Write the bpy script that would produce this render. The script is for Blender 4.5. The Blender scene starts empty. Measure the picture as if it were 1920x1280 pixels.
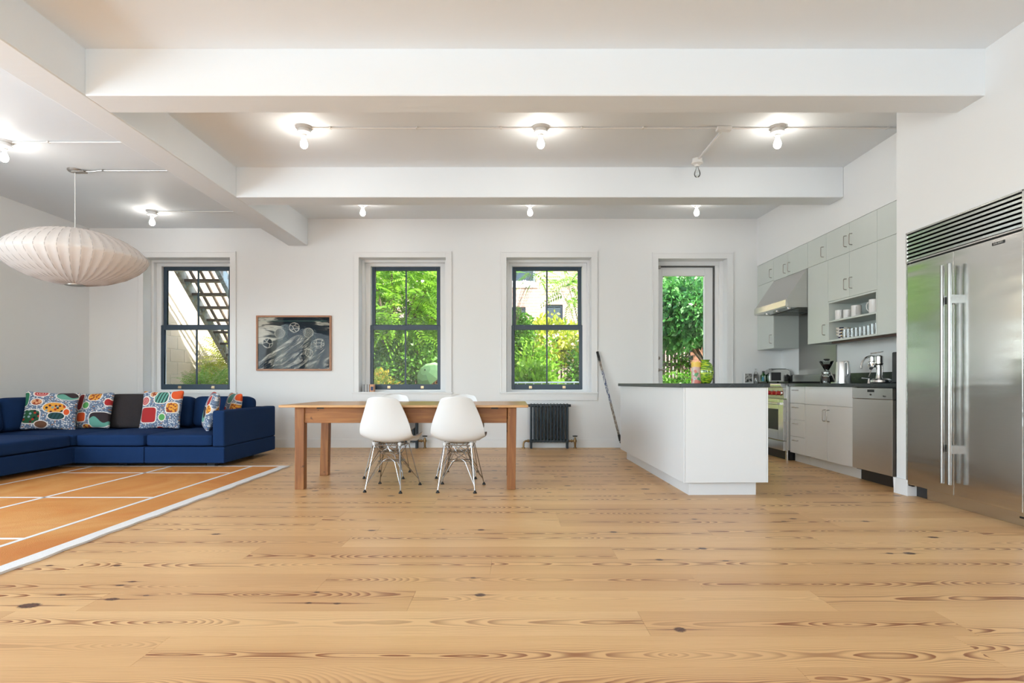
import bpy, math, random
import numpy as np
from mathutils import Vector, Matrix
random.seed(7)
rng = np.random.default_rng(11)
C = bpy.context.scene.collection
S = bpy.context.scene
H = 0.918                                   # camera height; the room is measured from the camera's foot, +Y to the window wall
D = 8.32                                    # window wall

# ------------------------------------------------------------------ camera, light, exposure
cd = bpy.data.cameras.new('camera'); cam = bpy.data.objects.new('camera', cd); C.objects.link(cam)
cam.location = (0, 0, H); cam.rotation_euler = (math.pi/2, 0, 0)
cd.sensor_width = 36; cd.lens = 36*1090/1920; cd.shift_y = 78.5/1920; cd.clip_end = 200
S.camera = cam
S.view_settings.view_transform = 'Standard'; S.view_settings.look = 'None'
S.view_settings.gamma = 1; S.view_settings.exposure = 0.18; S.view_settings.use_curve_mapping = False
SUN_DIR = Vector((-0.70, 0.45, -0.55)).normalized()
w = bpy.data.worlds.new('sky'); S.world = w; w.use_nodes = True
wn = w.node_tree; wn.nodes.clear()
sky = wn.nodes.new('ShaderNodeTexSky'); sky.sky_type = 'NISHITA'; sky.sun_disc = False
sky.sun_elevation = math.asin(-SUN_DIR.z); sky.sun_rotation = math.atan2(-SUN_DIR.x, -SUN_DIR.y)
sky.air_density = 1.0; sky.dust_density = 1.5
bg = wn.nodes.new('ShaderNodeBackground'); bg.inputs[1].default_value = 1.15
wo = wn.nodes.new('ShaderNodeOutputWorld')
wn.links.new(sky.outputs[0], bg.inputs[0]); wn.links.new(bg.outputs[0], wo.inputs[0])
sd = bpy.data.lights.new('sun', 'SUN'); sd.energy = 17.0; sd.angle = 0.01; sd.color = (1, .96, .88)
so = bpy.data.objects.new('sun', sd); C.objects.link(so); so.location = (10, -10, 14)
so.rotation_euler = SUN_DIR.to_track_quat('-Z', 'Y').to_euler()
def area(name, loc, target, sx, sy, power, col=(1, .99, .97), spread=3.14):
    d = bpy.data.lights.new(name, 'AREA'); d.shape = 'RECTANGLE'; d.size = sx; d.size_y = sy; d.energy = power
    d.color = col; d.spread = spread
    o = bpy.data.objects.new(name, d); C.objects.link(o); o.location = loc
    o.rotation_euler = (Vector(target)-Vector(loc)).to_track_quat('-Z', 'Y').to_euler(); return o
# added fill lights at unseen window openings behind and left of the camera
FILL_COL = (.76, .90, 1)
REAR = [(-5.45, .5, 16), (-1.25, .85, 36), (3.15, .55, 72)]   # centre, half width and lamp power of the added rear openings
SIDE = [(-1.3, .95), (1.05, .95), (3.4, .95)]             # centre and half width of the added openings in the left wall
for x, hw, en in REAR:
    area('rear_fill_light', (x, -2.72, 1.7), (x, 4, 2.4), 2*hw-.1, 1.9, en, FILL_COL)
for y, hw in SIDE:
    area('left_fill_light', (-5.98, y, 1.55), (0, y, .5), 2*hw-.1, 1.8, 80, FILL_COL)

# ------------------------------------------------------------------ helpers
def root_of(o):
    v = Vector((0, 0, 0))
    while o is not None:
        v += o.location; o = o.parent
    return v
class MB:
    def __init__(s): s.v = []; s.f = []
    def add(s, vs, fs):
        n = len(s.v); s.v += [tuple(p) for p in vs]; s.f += [tuple(i+n for i in f) for f in fs]; return s
    def box(s, x0, x1, y0, y1, z0, z1):
        return s.add([(x0,y0,z0),(x1,y0,z0),(x1,y1,z0),(x0,y1,z0),(x0,y0,z1),(x1,y0,z1),(x1,y1,z1),(x0,y1,z1)],
                     [(0,3,2,1),(4,5,6,7),(0,1,5,4),(1,2,6,5),(2,3,7,6),(3,0,4,7)])
    def hexa(s, b, t):
        return s.add(list(b)+list(t), [(0,3,2,1),(4,5,6,7),(0,1,5,4),(1,2,6,5),(2,3,7,6),(3,0,4,7)])
    def prism(s, poly, axis, a, b):
        n = len(poly)
        def P(p, t):
            return {'x': (t, p[0], p[1]), 'y': (p[0], t, p[1]), 'z': (p[0], p[1], t)}[axis]
        vs = [P(p, a) for p in poly]+[P(p, b) for p in poly]
        fs = [tuple(range(n)), tuple(range(2*n-1, n-1, -1))]+[(i, i+n, (i+1) % n+n, (i+1) % n) for i in range(n)]
        return s.add(vs, fs)
    def tube(s, pts, r, n=8, cap=True):
        pts = [Vector(p) for p in pts]; m = len(pts)
        rr = r if isinstance(r, (list, tuple)) else [r]*m
        up = None; vs = []
        for i, p in enumerate(pts):
            t = (pts[min(i+1, m-1)]-pts[max(i-1, 0)]).normalized()
            if up is None:
                up = Vector((0, 0, 1)) if abs(t.z) < .9 else Vector((1, 0, 0))
            a = t.cross(up).normalized(); b = a.cross(t).normalized(); up = b
            for k in range(n):
                an = 2*math.pi*k/n; vs.append(p+(a*math.cos(an)+b*math.sin(an))*rr[i])
        fs = [(i*n+k, (i+1)*n+k, (i+1)*n+(k+1) % n, i*n+(k+1) % n) for i in range(m-1) for k in range(n)]
        if cap: fs += [tuple(range(n)), tuple(range(m*n-1, (m-1)*n-1, -1))]
        return s.add(vs, fs)
    def lathe(s, prof, c=(0, 0, 0), n=24, axis='z'):
        vs = []; m = len(prof)
        for r, z in prof:
            for k in range(n):
                an = 2*math.pi*k/n; q = (r*math.cos(an), r*math.sin(an), z)
                if axis == 'x': q = (q[2], q[0], q[1])
                if axis == 'y': q = (q[0], q[2], q[1])
                vs.append((q[0]+c[0], q[1]+c[1], q[2]+c[2]))
        fs = [(i*n+k, i*n+(k+1) % n, (i+1)*n+(k+1) % n, (i+1)*n+k) for i in range(m-1) for k in range(n)]
        if prof[0][0] > 1e-5: fs.append(tuple(range(n-1, -1, -1)))
        if prof[-1][0] > 1e-5: fs.append(tuple(range((m-1)*n, m*n)))
        return s.add(vs, fs)
def obj(name, mb, mat, parent=None, smooth=False, bevel=0, seg=2, loc=None, angle=35, label=None, sub=0):
    """one mesh object; vertices are given in room coordinates (or the parent's, when the parent stands at the origin)"""
    off = root_of(parent) if parent else Vector(loc or (0, 0, 0))
    me = bpy.data.meshes.new(name)
    me.from_pydata([(x-off.x, y-off.y, z-off.z) for x, y, z in mb.v], [], mb.f); me.update()
    if mat: me.materials.append(mat)
    o = bpy.data.objects.new(name, me); C.objects.link(o)
    if parent: o.parent = parent
    else: o.location = off
    bm = __import__('bmesh').new(); bm.from_mesh(me)
    __import__('bmesh').ops.remove_doubles(bm, verts=bm.verts, dist=1e-6)
    __import__('bmesh').ops.recalc_face_normals(bm, faces=bm.faces); bm.to_mesh(me); bm.free()
    if smooth:
        me.polygons.foreach_set('use_smooth', [True]*len(me.polygons)); me.set_sharp_from_angle(angle=math.radians(angle))
    if sub:
        q = o.modifiers.new('subdivision', 'SUBSURF'); q.levels = sub; q.render_levels = sub
    if bevel:
        b = o.modifiers.new('bevel', 'BEVEL'); b.width = bevel; b.segments = seg; b.limit_method = 'ANGLE'; b.angle_limit = math.radians(40)
        b.use_clamp_overlap = True
        if not smooth and bevel >= .004:
            me.polygons.foreach_set('use_smooth', [True]*len(me.polygons)); b.harden_normals = True
    if label: o['label'] = label
    return o
def bx(name, x0, x1, y0, y1, z0, z1, mat, parent=None, bevel=0, **k):
    return obj(name, MB().box(x0, x1, y0, y1, z0, z1), mat, parent, bevel=bevel,
               loc=None if parent else ((x0+x1)/2, (y0+y1)/2, z0), **k)
def thing(name, label, cat, loc=(0, 0, 0), group=None, rz=0):
    o = bpy.data.objects.new(name, None); C.objects.link(o); o.location = loc; o.rotation_euler = (0, 0, rz)
    o.empty_display_size = .1
    return tag(o, label, cat, group)
def tag(o, label, cat, group=None):
    o['label'] = label; o['category'] = cat
    if group: o['group'] = group
    return o
def struct(o, label=None):
    o['kind'] = 'structure'
    if label: o['label'] = label
    return o
def stuff(o): o['kind'] = 'stuff'; return o
def sempty(name, loc, label=None):
    o = bpy.data.objects.new(name, None); C.objects.link(o); o.location = loc; return struct(o, label)
def kids(o): return [c for c in bpy.data.objects if c.parent == o]
def copy_tree(o, loc, rz=0, label=None, tree=None):
    ks = {}
    for c in list(bpy.data.objects):
        if c.parent: ks.setdefault(c.parent.name, []).append(c)
    r = o.copy(); C.objects.link(r); r.location = loc; r.rotation_euler = (0, 0, rz)
    if label: r['label'] = label
    for ch in ks.get(o.name, []):
        c = ch.copy(); C.objects.link(c); c.parent = r
        for g in ks.get(ch.name, []):
            d = g.copy(); C.objects.link(d); d.parent = c
    return r
def superbox(cx, cy, cz, sx, sy, sz, r, puff=0, axis=2, n=8, pinch=0, rot=None, mb=None):
    """upholstery shape: a box with rounded edges, puffed along one axis and optionally pinched at the rim like a pillow"""
    mb = mb or MB(); h = (sx/2, sy/2, sz/2); idx = {}; vs = []; fs = []
    def key(i, j, k):
        if (i, j, k) in idx: return idx[(i, j, k)]
        p = [2*i/n-1, 2*j/n-1, 2*k/n-1]; q = []
        for a in range(3):
            t = p[a]; t = math.copysign(abs(t)**.75, t)
            q.append(t*h[a])
        inner = [max(-(h[a]-r), min(h[a]-r, q[a])) for a in range(3)]
        d = Vector([q[a]-inner[a] for a in range(3)])
        if d.length > 1e-6: q = list(Vector(inner)+d.normalized()*min(r, d.length if d.length < r else r))
        uv = [q[a]/h[a] for a in range(3) if a != axis]
        e = max(0, 1-uv[0]**2)*max(0, 1-uv[1]**2)
        if pinch:
            q[axis] *= (.10+.9*e**.42)
            o = [a for a in range(3) if a != axis]
            u, v = uv
            q[o[0]] *= 1-pinch*(1-abs(v)**2.2)*abs(u)**3; q[o[1]] *= 1-pinch*(1-abs(u)**2.2)*abs(v)**3
        q[axis] += math.copysign(puff*e, p[axis]) if abs(p[axis]) > .99 else puff*e*p[axis]
        v = Vector(q)
        if rot: v = rot @ v
        idx[(i, j, k)] = len(vs); vs.append((v.x+cx, v.y+cy, v.z+cz)); return idx[(i, j, k)]
    for a in range(n):
        for b in range(n):
            for t in (0, n):
                for ax in range(3):
                    def K(p, q):
                        c = [p, q]; c.insert(ax, t); return key(*c)
                    fs.append((K(a, b), K(a+1, b), K(a+1, b+1), K(a, b+1)))
    return mb.add(vs, fs)
def arc(c, r, a0, a1, n, plane='xz'):
    out = []
    for i in range(n+1):
        a = math.radians(a0+(a1-a0)*i/n); u, v = r*math.cos(a), r*math.sin(a)
        out.append((c[0]+u, c[1], c[2]+v) if plane == 'xz' else ((c[0], c[1]+u, c[2]+v) if plane == 'yz' else (c[0]+u, c[1]+v, c[2])))
    return out

# ------------------------------------------------------------------ materials
class NT:
    def __init__(s, name):
        s.m = bpy.data.materials.new(name); s.m.use_nodes = True; s.t = s.m.node_tree; s.t.nodes.clear()
        s.out = s.t.nodes.new('ShaderNodeOutputMaterial')
    def n(s, ty, ins=None, **attrs):
        nd = s.t.nodes.new(ty)
        for k, v in attrs.items(): setattr(nd, k, v)
        for k, v in (ins or {}).items(): s.put(nd, k, v)
        return nd
    def put(s, nd, k, v):
        i = nd.inputs[k]
        if isinstance(v, bpy.types.NodeSocket): s.t.links.new(v, i)
        elif isinstance(v, bpy.types.Node): s.t.links.new(v.outputs[0], i)
        else:
            if i.type == 'RGBA' and len(v) == 3: v = (*v, 1)
            i.default_value = v
    def M(s, op, a, b=0.0, c=None, clamp=False):
        nd = s.n('ShaderNodeMath', {0: a, 1: b}, operation=op, use_clamp=clamp)
        if c is not None: s.put(nd, 2, c)
        return nd.outputs[0]
    def V(s, op, a, b=(0, 0, 0)):
        nd = s.n('ShaderNodeVectorMath', {0: a, 1: b}, operation=op)
        return nd.outputs['Value'] if op in ('LENGTH', 'DOT_PRODUCT', 'DISTANCE') else nd.outputs[0]
    def mix(s, f, a, b, ty='MIX'):
        nd = s.n('ShaderNodeMix', data_type='RGBA', blend_type=ty)
        s.put(nd, 0, f); s.put(nd, 6, a); s.put(nd, 7, b); return nd.outputs[2]
    def step(s, x, a, b):                       # smoothstep, a -> 0, b -> 1
        nd = s.n('ShaderNodeMapRange', {0: x, 1: a, 2: b, 3: 0.0, 4: 1.0}, interpolation_type='SMOOTHSTEP')
        return nd.outputs[0]
    def noise(s, v, sc, det=3, rough=.5, dim='3D', dist=0):
        return s.n('ShaderNodeTexNoise', {'Vector': v, 'Scale': sc, 'Detail': det, 'Roughness': rough, 'Distortion': dist}, noise_dimensions=dim).outputs[0]
    def xyz(s, v): return s.n('ShaderNodeSeparateXYZ', {0: v}).outputs
    def comb(s, x, y, z): return s.n('ShaderNodeCombineXYZ', {0: x, 1: y, 2: z}).outputs[0]
    def pos(s, kind='Object'): return s.n('ShaderNodeTexCoord').outputs[kind]
    def world(s): return s.n('ShaderNodeNewGeometry').outputs['Position']
    def rnd(s): return s.n('ShaderNodeObjectInfo').outputs['Random']
    def ramp(s, f, stops, interp='LINEAR'):
        nd = s.n('ShaderNodeValToRGB', {0: f}); r = nd.color_ramp; r.interpolation = interp
        while len(r.elements) < len(stops): r.elements.new(.5)
        for e, (p, c) in zip(r.elements, stops): e.position = p; e.color = (*c, 1)
        return nd.outputs[0]
    def bsdf(s, col, rough=.5, metal=0, bump=None, bs=.1, bd=.01, **k):
        b = s.n('ShaderNodeBsdfPrincipled', {'Base Color': col, 'Roughness': rough, 'Metallic': metal})
        for kk, v in k.items(): s.put(b, kk.replace('_', ' '), v)
        if bump is not None:
            bn = s.n('ShaderNodeBump', {'Strength': bs, 'Distance': bd, 'Height': bump}); s.put(b, 'Normal', bn.outputs[0])
        s.t.links.new(b.outputs[0], s.out.inputs[0]); return s.m
def sr(r, g, b):                                # sRGB 0-255 to linear
    f = lambda c: (c/255/12.92) if c/255 <= .04045 else ((c/255+.055)/1.055)**2.4
    return (f(r), f(g), f(b))
def plain(name, col, rough=.5, metal=0, nscale=0, namp=.06, bs=.05, bd=.004, **k):
    t = NT(name)
    if nscale:
        f = t.noise(t.pos(), nscale, 4)
        c = t.mix(f, [x*(1-namp) for x in col], [min(1, x*(1+namp)) for x in col])
        return t.bsdf(c, rough, metal, bump=f, bs=bs, bd=bd, **k)
    return t.bsdf(col, rough, metal, **k)

M = {}
def paint(name, col, rough, sc=3, bs=.12, bd=.01, streak=False):
    t = NT(name); p = t.world()
    a = t.noise(p, sc, 5, .6); b = t.noise(t.V('MULTIPLY', p, (1.2, 14, 9) if streak else (6, 6, 6)), 1.0, 4, .55)
    h = t.M('ADD', a, t.M('MULTIPLY', b, .5))
    c = t.mix(a, [x*.975 for x in col], col)
    return t.bsdf(c, rough, bump=h, bs=bs, bd=bd)
M['wall'] = paint('white_wall_paint', (.855, .86, .86), .55, 2, .03, .004)
M['ceiling'] = paint('painted_concrete', (.86, .90, .935), .6, 1.6, .25, .012, True)
M['trim'] = plain('white_trim_paint', (.84, .84, .84), .35, nscale=8, namp=.01, bs=.02)
M['sash'] = plain('slate_blue_sash_paint', sr(50, 68, 84), .35, nscale=12, namp=.08)
M['cab_white'] = plain('white_cabinet_paint', (.86, .865, .86), .32, nscale=6, namp=.012, bs=.02)
M['island'] = plain('island_white_paint', (.745, .755, .76), .35, nscale=6, namp=.012, bs=.02)
M['cab_sage'] = plain('pale_sage_cabinet_paint', (.61, .65, .615), .38, nscale=6, namp=.02, bs=.02)
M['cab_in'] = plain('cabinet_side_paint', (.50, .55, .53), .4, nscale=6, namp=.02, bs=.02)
M['gap'] = plain('shadow_gap_board', (.10, .10, .10), .8, nscale=9)
M['gap_strip'] = plain('dark_gap_strip', (.10, .10, .10), .7, nscale=20)
M['black'] = plain('black_plastic', (.012, .012, .013), .4, nscale=20)
M['rubber'] = plain('black_rubber', (.015, .014, .014), .7, nscale=30)
M['chrome'] = plain('chrome', (.78, .78, .78), .08, 1, nscale=15, namp=.03)
M['wire'] = plain('chromed_wire', (.36, .35, .34), .22, 1, nscale=15, namp=.05)
M['nickel'] = plain('satin_nickel', (.42, .39, .36), .35, 1, nscale=15)
M['brass'] = plain('old_brass', (.30, .20, .10), .35, 1, nscale=20, namp=.2)
M['lift'] = plain('satin_brass', (.75, .58, .36), .3, 1, nscale=20)
M['porcelain'] = plain('white_porcelain', (.82, .81, .79), .25, nscale=15, namp=.02)
M['shell'] = plain('white_plastic_shell', (.70, .70, .695), .36, nscale=5, namp=.01, bs=.01)
M['radiator'] = plain('dark_radiator_paint', sr(30, 44, 54), .3, nscale=20, namp=.1)
M['kettle'] = plain('brushed_aluminium', (.72, .73, .74), .28, .9, nscale=10)
M['white_glaze'] = plain('white_glaze', (.82, .80, .79), .22, nscale=18, namp=.03)
M['dark_steel'] = plain('grille_recess', (.05, .05, .052), .4, .6, nscale=12)
M['red'] = plain('red_knob_plastic', (.42, .012, .014), .25, nscale=12)
M['coffee'] = plain('coffee_grounds', (.035, .012, .008), .85, nscale=120, namp=.5)
M['green_bottle'] = plain('green_bottle_glass', (.015, .10, .02), .08, nscale=10, Coat_Weight=.6)
M['blanket'] = plain('dark_brown_wool', (.028, .022, .023), .95, nscale=160, namp=.35, bs=.5, bd=.004)
M['oak'] = None
def glass(name, tint=(1, 1, 1), refl=.10, rough=0.0):
    t = NT(name)
    tr = t.n('ShaderNodeBsdfTransparent', {0: (*tint, 1)}); gl = t.n('ShaderNodeBsdfGlossy', {'Color': (1, 1, 1, 1), 'Roughness': rough})
    fr = t.n('ShaderNodeFresnel', {0: 1.45})
    mx = t.n('ShaderNodeMixShader', {0: t.M('MULTIPLY', fr.outputs[0], refl/.05), 1: tr.outputs[0], 2: gl.outputs[0]})
    t.t.links.new(mx.outputs[0], t.out.inputs[0]); return t.m
M['pane'] = glass('window_glass', (.97, .985, .975), .035)
M['museum'] = glass('picture_glass', (.97, .98, .97), .008)
M['pane_dark'] = glass('far_glass', (.4, .45, .48), .06)
M['clear'] = glass('clear_glass', (.93, .95, .95), .10, .03)
def steel(name, col=(.60, .60, .59), rough=.25, wob=.25, along='x', grain=.35):
    t = NT(name); p = t.world()
    br = t.noise(t.V('MULTIPLY', p, (3, 3, 420) if along == 'x' else (420, 420, 3)), 1, 2, .5)
    wv = t.noise(t.V('MULTIPLY', p, (1.0, 1.0, 5.5)), 1.2, 1.2, .4, dist=.4)
    h = t.M('ADD', t.M('MULTIPLY', wv, wob), t.M('MULTIPLY', br, .004*grain))
    c = t.mix(br, [x*.93 for x in col], [min(1, x*1.05) for x in col])
    return t.bsdf(c, t.M('ADD', t.M('MULTIPLY', br, .06), rough-.03), 1, bump=h, bs=1, bd=.02)
M['steel'] = steel('brushed_stainless', (.60, .60, .585), .24, .05)
M['fridge'] = steel('fridge_stainless', (.68, .68, .665), .18, .26)
M['dish'] = steel('dishwasher_stainless', (.70, .68, .655), .30, .012)
M['hood'] = steel('hood_stainless', (.58, .575, .56), .3, .02)
M['splash'] = steel('splashback_stainless', (.34, .335, .32), .34, .02)
M['toaster'] = steel('toaster_stainless', (.42, .42, .41), .22, .0)
M['bright_steel'] = steel('polished_stainless', (.62, .62, .60), .2, .02)
M['bar'] = steel('handle_bar_stainless', (.36, .36, .35), .24, .0)
def stone():
    t = NT('soapstone'); p = t.pos(); n = t.noise(p, 9, 8, .7); v = t.n('ShaderNodeTexVoronoi', {'Vector': t.V('ADD', p, t.n('ShaderNodeTexNoise', {'Vector': p, 'Scale': 4.0}).outputs[1]), 'Scale': 3.0}, feature='DISTANCE_TO_EDGE').outputs[0]
    c = t.ramp(n, [(.3, (.006, .010, .014)), (.6, (.018, .026, .030)), (.8, (.07, .085, .09))])
    c = t.mix(t.step(v, .02, 0), c, (.05, .065, .065))
    return t.bsdf(c, .28, bump=n, bs=.05)
M['stone'] = stone()
def lampshade():
    t = NT('cocoon_shade'); p = t.pos(); n = t.noise(p, 40, 4)
    d = t.n('ShaderNodeBsdfPrincipled', {'Base Color': t.mix(n, (.87, .83, .80), (.92, .88, .85)), 'Roughness': .55})
    tl = t.n('ShaderNodeBsdfTranslucent', {0: (.95, .86, .80, 1)})
    mx = t.n('ShaderNodeMixShader', {0: .35, 1: d.outputs[0], 2: tl.outputs[0]})
    t.t.links.new(mx.outputs[0], t.out.inputs[0]); return t.m
M['shade'] = lampshade()
M['rib'] = plain('shade_wire', (.52, .47, .44), .6, nscale=20)
def bulb_m(name, strength, col):
    t = NT(name); e = t.n('ShaderNodeEmission', {0: (*col, 1), 1: strength}); t.t.links.new(e.outputs[0], t.out.inputs[0]); return t.m
M['bulb'] = bulb_m('lit_bulb', 68, (1, .93, .84))
def fabric(name, col, sc=260, amp=.35, rough=.9, big=.12):
    t = NT(name); p = t.pos(); a = t.noise(p, sc, 2, .6); b = t.noise(p, 5, 3)
    f = t.M('ADD', t.M('MULTIPLY', a, amp), t.M('MULTIPLY', b, big))
    c = t.mix(t.M('ADD', f, .3, clamp=True), [x*.6 for x in col], [x*1.45 for x in col])
    return t.bsdf(c, rough, bump=a, bs=.4, bd=.003, Specular_IOR_Level=.15)
M['sofa'] = fabric('navy_wool', (.008, .029, .092))
# pine floor: growth rings of a flat-sawn log, knots
KN = [(55,1135,.045,.018,.35),(210,1123,.03,.01,.3),(248,1090,.02,.006,.1),(225,1097,.02,.006,.1),(900,1115,.024,.012,.14),(887,1083,.013,.006,.12),(578,1130,.016,.006,.35),
      (632,1131,.016,.006,.3),(594,1110,.013,.005,.05),(1275,1180,.022,.014,.22),(1317,1028,.025,.012,.05),(1236,1049,.022,.009,.25),(1360,1051,.018,.006,.1),(697,994,.025,.01,.12),
      (902,993,.022,.012,.16),(830,992,.015,.007,.08),(1487,972,.025,.01,.1),(1623,977,.025,.011,.12),(1750,1007,.03,.012,.1),(1705,1037,.03,.014,.12),(1668,1037,.02,.008,.1),
      (1302,973,.02,.009,.1),(1150,997,.022,.01,.08),(1470,977,.02,.008,.1),(374,920,.02,.008,.08),(329,956,.02,.008,.06),(405,1001,.028,.011,.1),(220,1060,.02,.008,.07),(93,1060,.018,.007,.08),(115,1115,.02,.006,.2),(274,1116,.014,.005,.1)]
def pine():
    t = NT('knotty_pine'); p = t.pos(); wp = t.world(); r = t.rnd()
    r2 = t.M('FRACT', t.M('MULTIPLY', r, 17.31)); r3 = t.M('FRACT', t.M('MULTIPLY', r, 91.7)); r4 = t.M('FRACT', t.M('MULTIPLY', r, 241.3))
    x, y, z = t.xyz(p); X, Y, Z = t.xyz(wp)
    # knots: scattered ones and the ones the photograph shows
    kc = t.comb(t.M('ADD', t.M('MULTIPLY', X, 1.35), t.M('MULTIPLY', r, 31.)), t.M('MULTIPLY', Y, 4.33), 0.0)
    vo = t.n('ShaderNodeTexVoronoi', {'Vector': kc, 'Scale': 1.0, 'Randomness': .9}, voronoi_dimensions='2D')
    dv = t.V('SUBTRACT', kc, vo.outputs['Position']); dx, dy, _ = t.xyz(dv); dx = t.M('DIVIDE', dx, 1.35); dy = t.M('DIVIDE', dy, 4.33)
    on = t.M('GREATER_THAN', t.xyz(vo.outputs['Color'])[0], .30)
    far = t.step(Y, 3.9, 4.6)
    on = t.M('MULTIPLY', on, far)
    ks = t.xyz(vo.outputs['Color'])[1]
    kd = t.V('LENGTH', t.comb(t.M('DIVIDE', dx, .036), t.M('DIVIDE', dy, .021), 0.0))
    kd = t.M('DIVIDE', kd, t.M('ADD', .55, t.M('MULTIPLY', ks, .7)))
    sx = t.M('ADD', t.M('MULTIPLY', t.M('ABSOLUTE', dx), 9.), t.M('MULTIPLY', t.M('ABSOLUTE', dy), 170.))
    kmin = t.M('ADD', kd, t.M('MULTIPLY', t.M('SUBTRACT', 1., on), 50.)); smin = t.M('ADD', sx, t.M('MULTIPLY', t.M('SUBTRACT', 1., on), 50.))
    bend = t.M('MULTIPLY', on, t.M('DIVIDE', .012, t.M('ADD', 1., t.M('MULTIPLY', kd, kd))))
    for (px, py, a, b, st) in KN:
        a *= 1.1; b *= 1.75
        s_ = (py-718.5)/H; kx = (px-960)/s_; ky = 1090/s_
        q = t.V('SUBTRACT', wp, (kx, ky, 0))
        d = t.V('LENGTH', t.V('MULTIPLY', q, (1/a, 1/b, 0)))
        kmin = t.M('MINIMUM', kmin, d)
        ax = t.V('ABSOLUTE', q); d2 = t.V('DOT_PRODUCT', ax, (1/st, 1/.012, 0)); smin = t.M('MINIMUM', smin, t.M('MULTIPLY', d2, 1.0))
        bend = t.M('ADD', bend, t.M('DIVIDE', b*.8, t.M('ADD', 1., t.M('MULTIPLY', d, d))))
    wob = t.noise(t.comb(t.M('ADD', t.M('MULTIPLY', X, .9), t.M('MULTIPLY', r2, 60.)), t.M('MULTIPLY', y, 2.), t.M('MULTIPLY', r, 40.)), 1., 2, .45)
    cy = t.M('ADD', t.M('MULTIPLY', t.M('SUBTRACT', r2, .5), .15), t.M('MULTIPLY', t.M('SUBTRACT', wob, .5), .05))
    v = t.M('SUBTRACT', y, cy)
    hn = t.noise(t.comb(t.M('ADD', t.M('MULTIPLY', X, .75), t.M('MULTIPLY', r3, 60.)), t.M('MULTIPLY', r, 40.), 3.), 1., 2.5, .5)
    h = t.M('ADD', .012, t.M('MULTIPLY', t.M('ABSOLUTE', t.M('SUBTRACT', hn, .42)), .42))
    rad = t.M('SQRT', t.M('ADD', t.M('MULTIPLY', v, v), t.M('MULTIPLY', h, h)))
    fine = t.noise(t.V('MULTIPLY', wp, (2.2, 60, 1)), 1., 3, .5)
    rad = t.M('ADD', t.M('ADD', rad, bend), t.M('MULTIPLY', fine, .0035))
    ring = t.M('FRACT', t.M('DIVIDE', rad, .0095))
    late = t.M('MULTIPLY', t.step(ring, .25, .88), t.M('SUBTRACT', 1., t.step(ring, .93, 1.0)))
    core = t.M('POWER', 2.718, t.M('MULTIPLY', t.M('ABSOLUTE', v), -30.))
    fade = t.noise(t.comb(t.M('ADD', t.M('MULTIPLY', X, .5), t.M('MULTIPLY', r4, 30.)), t.M('MULTIPLY', r, 20.), 0.), 1., 1)
    amt = t.M('MINIMUM', 1.0, t.M('ADD', .17, t.M('MULTIPLY', t.M('MULTIPLY', core, t.step(fade, .36, .54)), 1.15)))
    grain = t.noise(t.V('MULTIPLY', wp, (3.5, 190, 1)), 1., 3, .65)
    tone = t.noise(t.comb(t.M('MULTIPLY', X, .35), t.M('MULTIPLY', y, 5.), t.M('MULTIPLY', r, 70.)), 1., 2)
    base = t.ramp(t.M('ADD', t.M('MULTIPLY', t.M('SUBTRACT', tone, .5), .8), t.M('ADD', .18, t.M('MULTIPLY', r4, .64))), [(0, (.61, .340, .145)), (.5, (.74, .445, .195)), (1, (.81, .52, .25))])
    base = t.mix(t.M('MULTIPLY', t.step(grain, .45, .75), .30), base, (.46, .21, .075))
    c = t.mix(t.M('MULTIPLY', late, amt), base, (.27, .082, .018))
    c = t.mix(t.M('MULTIPLY', t.step(smin, 1.0, .25), .8), c, (.22, .06, .018))
    kn = t.noise(t.V('MULTIPLY', wp, (90, 160, 1)), 1., 3)
    c = t.mix(t.step(t.M('ADD', kmin, t.M('MULTIPLY', kn, .5)), 1.35, .9), c, t.mix(t.step(kn, .4, .6), (.035, .016, .012), (.15, .045, .018)))
    return t.bsdf(c, t.M('ADD', .30, t.M('MULTIPLY', grain, .12)), bump=grain, bs=.06, bd=.002)
M['pine'] = pine()
def wood(name, a, b, dark, sc=(3, 40, 40), rough=.4, bump=.1):
    t = NT(name); p = t.pos(); g = t.noise(t.V('MULTIPLY', p, sc), 1, 5, .6, dist=.6); n = t.noise(p, 2.2, 4, .6)
    c = t.mix(t.step(g, .35, .65), a, b); c = t.mix(t.M('MULTIPLY', t.step(n, .55, .75), .55), c, dark)
    sp = t.noise(p, 17, 3); c = t.mix(t.M('MULTIPLY', t.step(sp, .66, .74), .7), c, [x*.35 for x in dark])
    return t.bsdf(c, rough, bump=g, bs=bump, bd=.003)
M['table'] = wood('old_pine_amber', (.36, .145, .035), (.25, .088, .020), (.15, .045, .01), (2, 30, 30), .5)
M['table_leg'] = wood('old_pine_leg', (.33, .130, .033), (.22, .075, .018), (.12, .035, .010), (30, 30, 2), .5)
M['table_top'] = wood('scrubbed_pine_top', (.62, .36, .16), (.52, .27, .10), (.40, .17, .05), (2, 25, 25), .3)  # paler than the apron: the windows' reflection is put into the colour
M['frame_wood'] = wood('picture_frame_wood', (.42, .19, .09), (.36, .15, .07), (.30, .12, .05), (20, 20, 20), .4)
def rug():
    t = NT('rug_clay'); p = t.world(); n = t.noise(t.V('MULTIPLY', p, (1.2, .8, 1)), 1.2, 5, .6, dist=1.0); f = t.noise(p, 180, 3); st = t.noise(t.V('MULTIPLY', p, (2, 9, 1)), 1., 4, .6)
    c = t.ramp(n, [(.3, (.54, .18, .022)), (.5, (.62, .26, .05)), (.7, (.70, .36, .105))])
    c = t.mix(t.M('MULTIPLY', t.step(st, .5, .7), .3), c, (.60, .17, .025))
    c = t.mix(t.M('MULTIPLY', f, .35), c, (.40, .12, .03))
    return t.bsdf(c, .95, bump=f, bs=.6, bd=.006)
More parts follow.
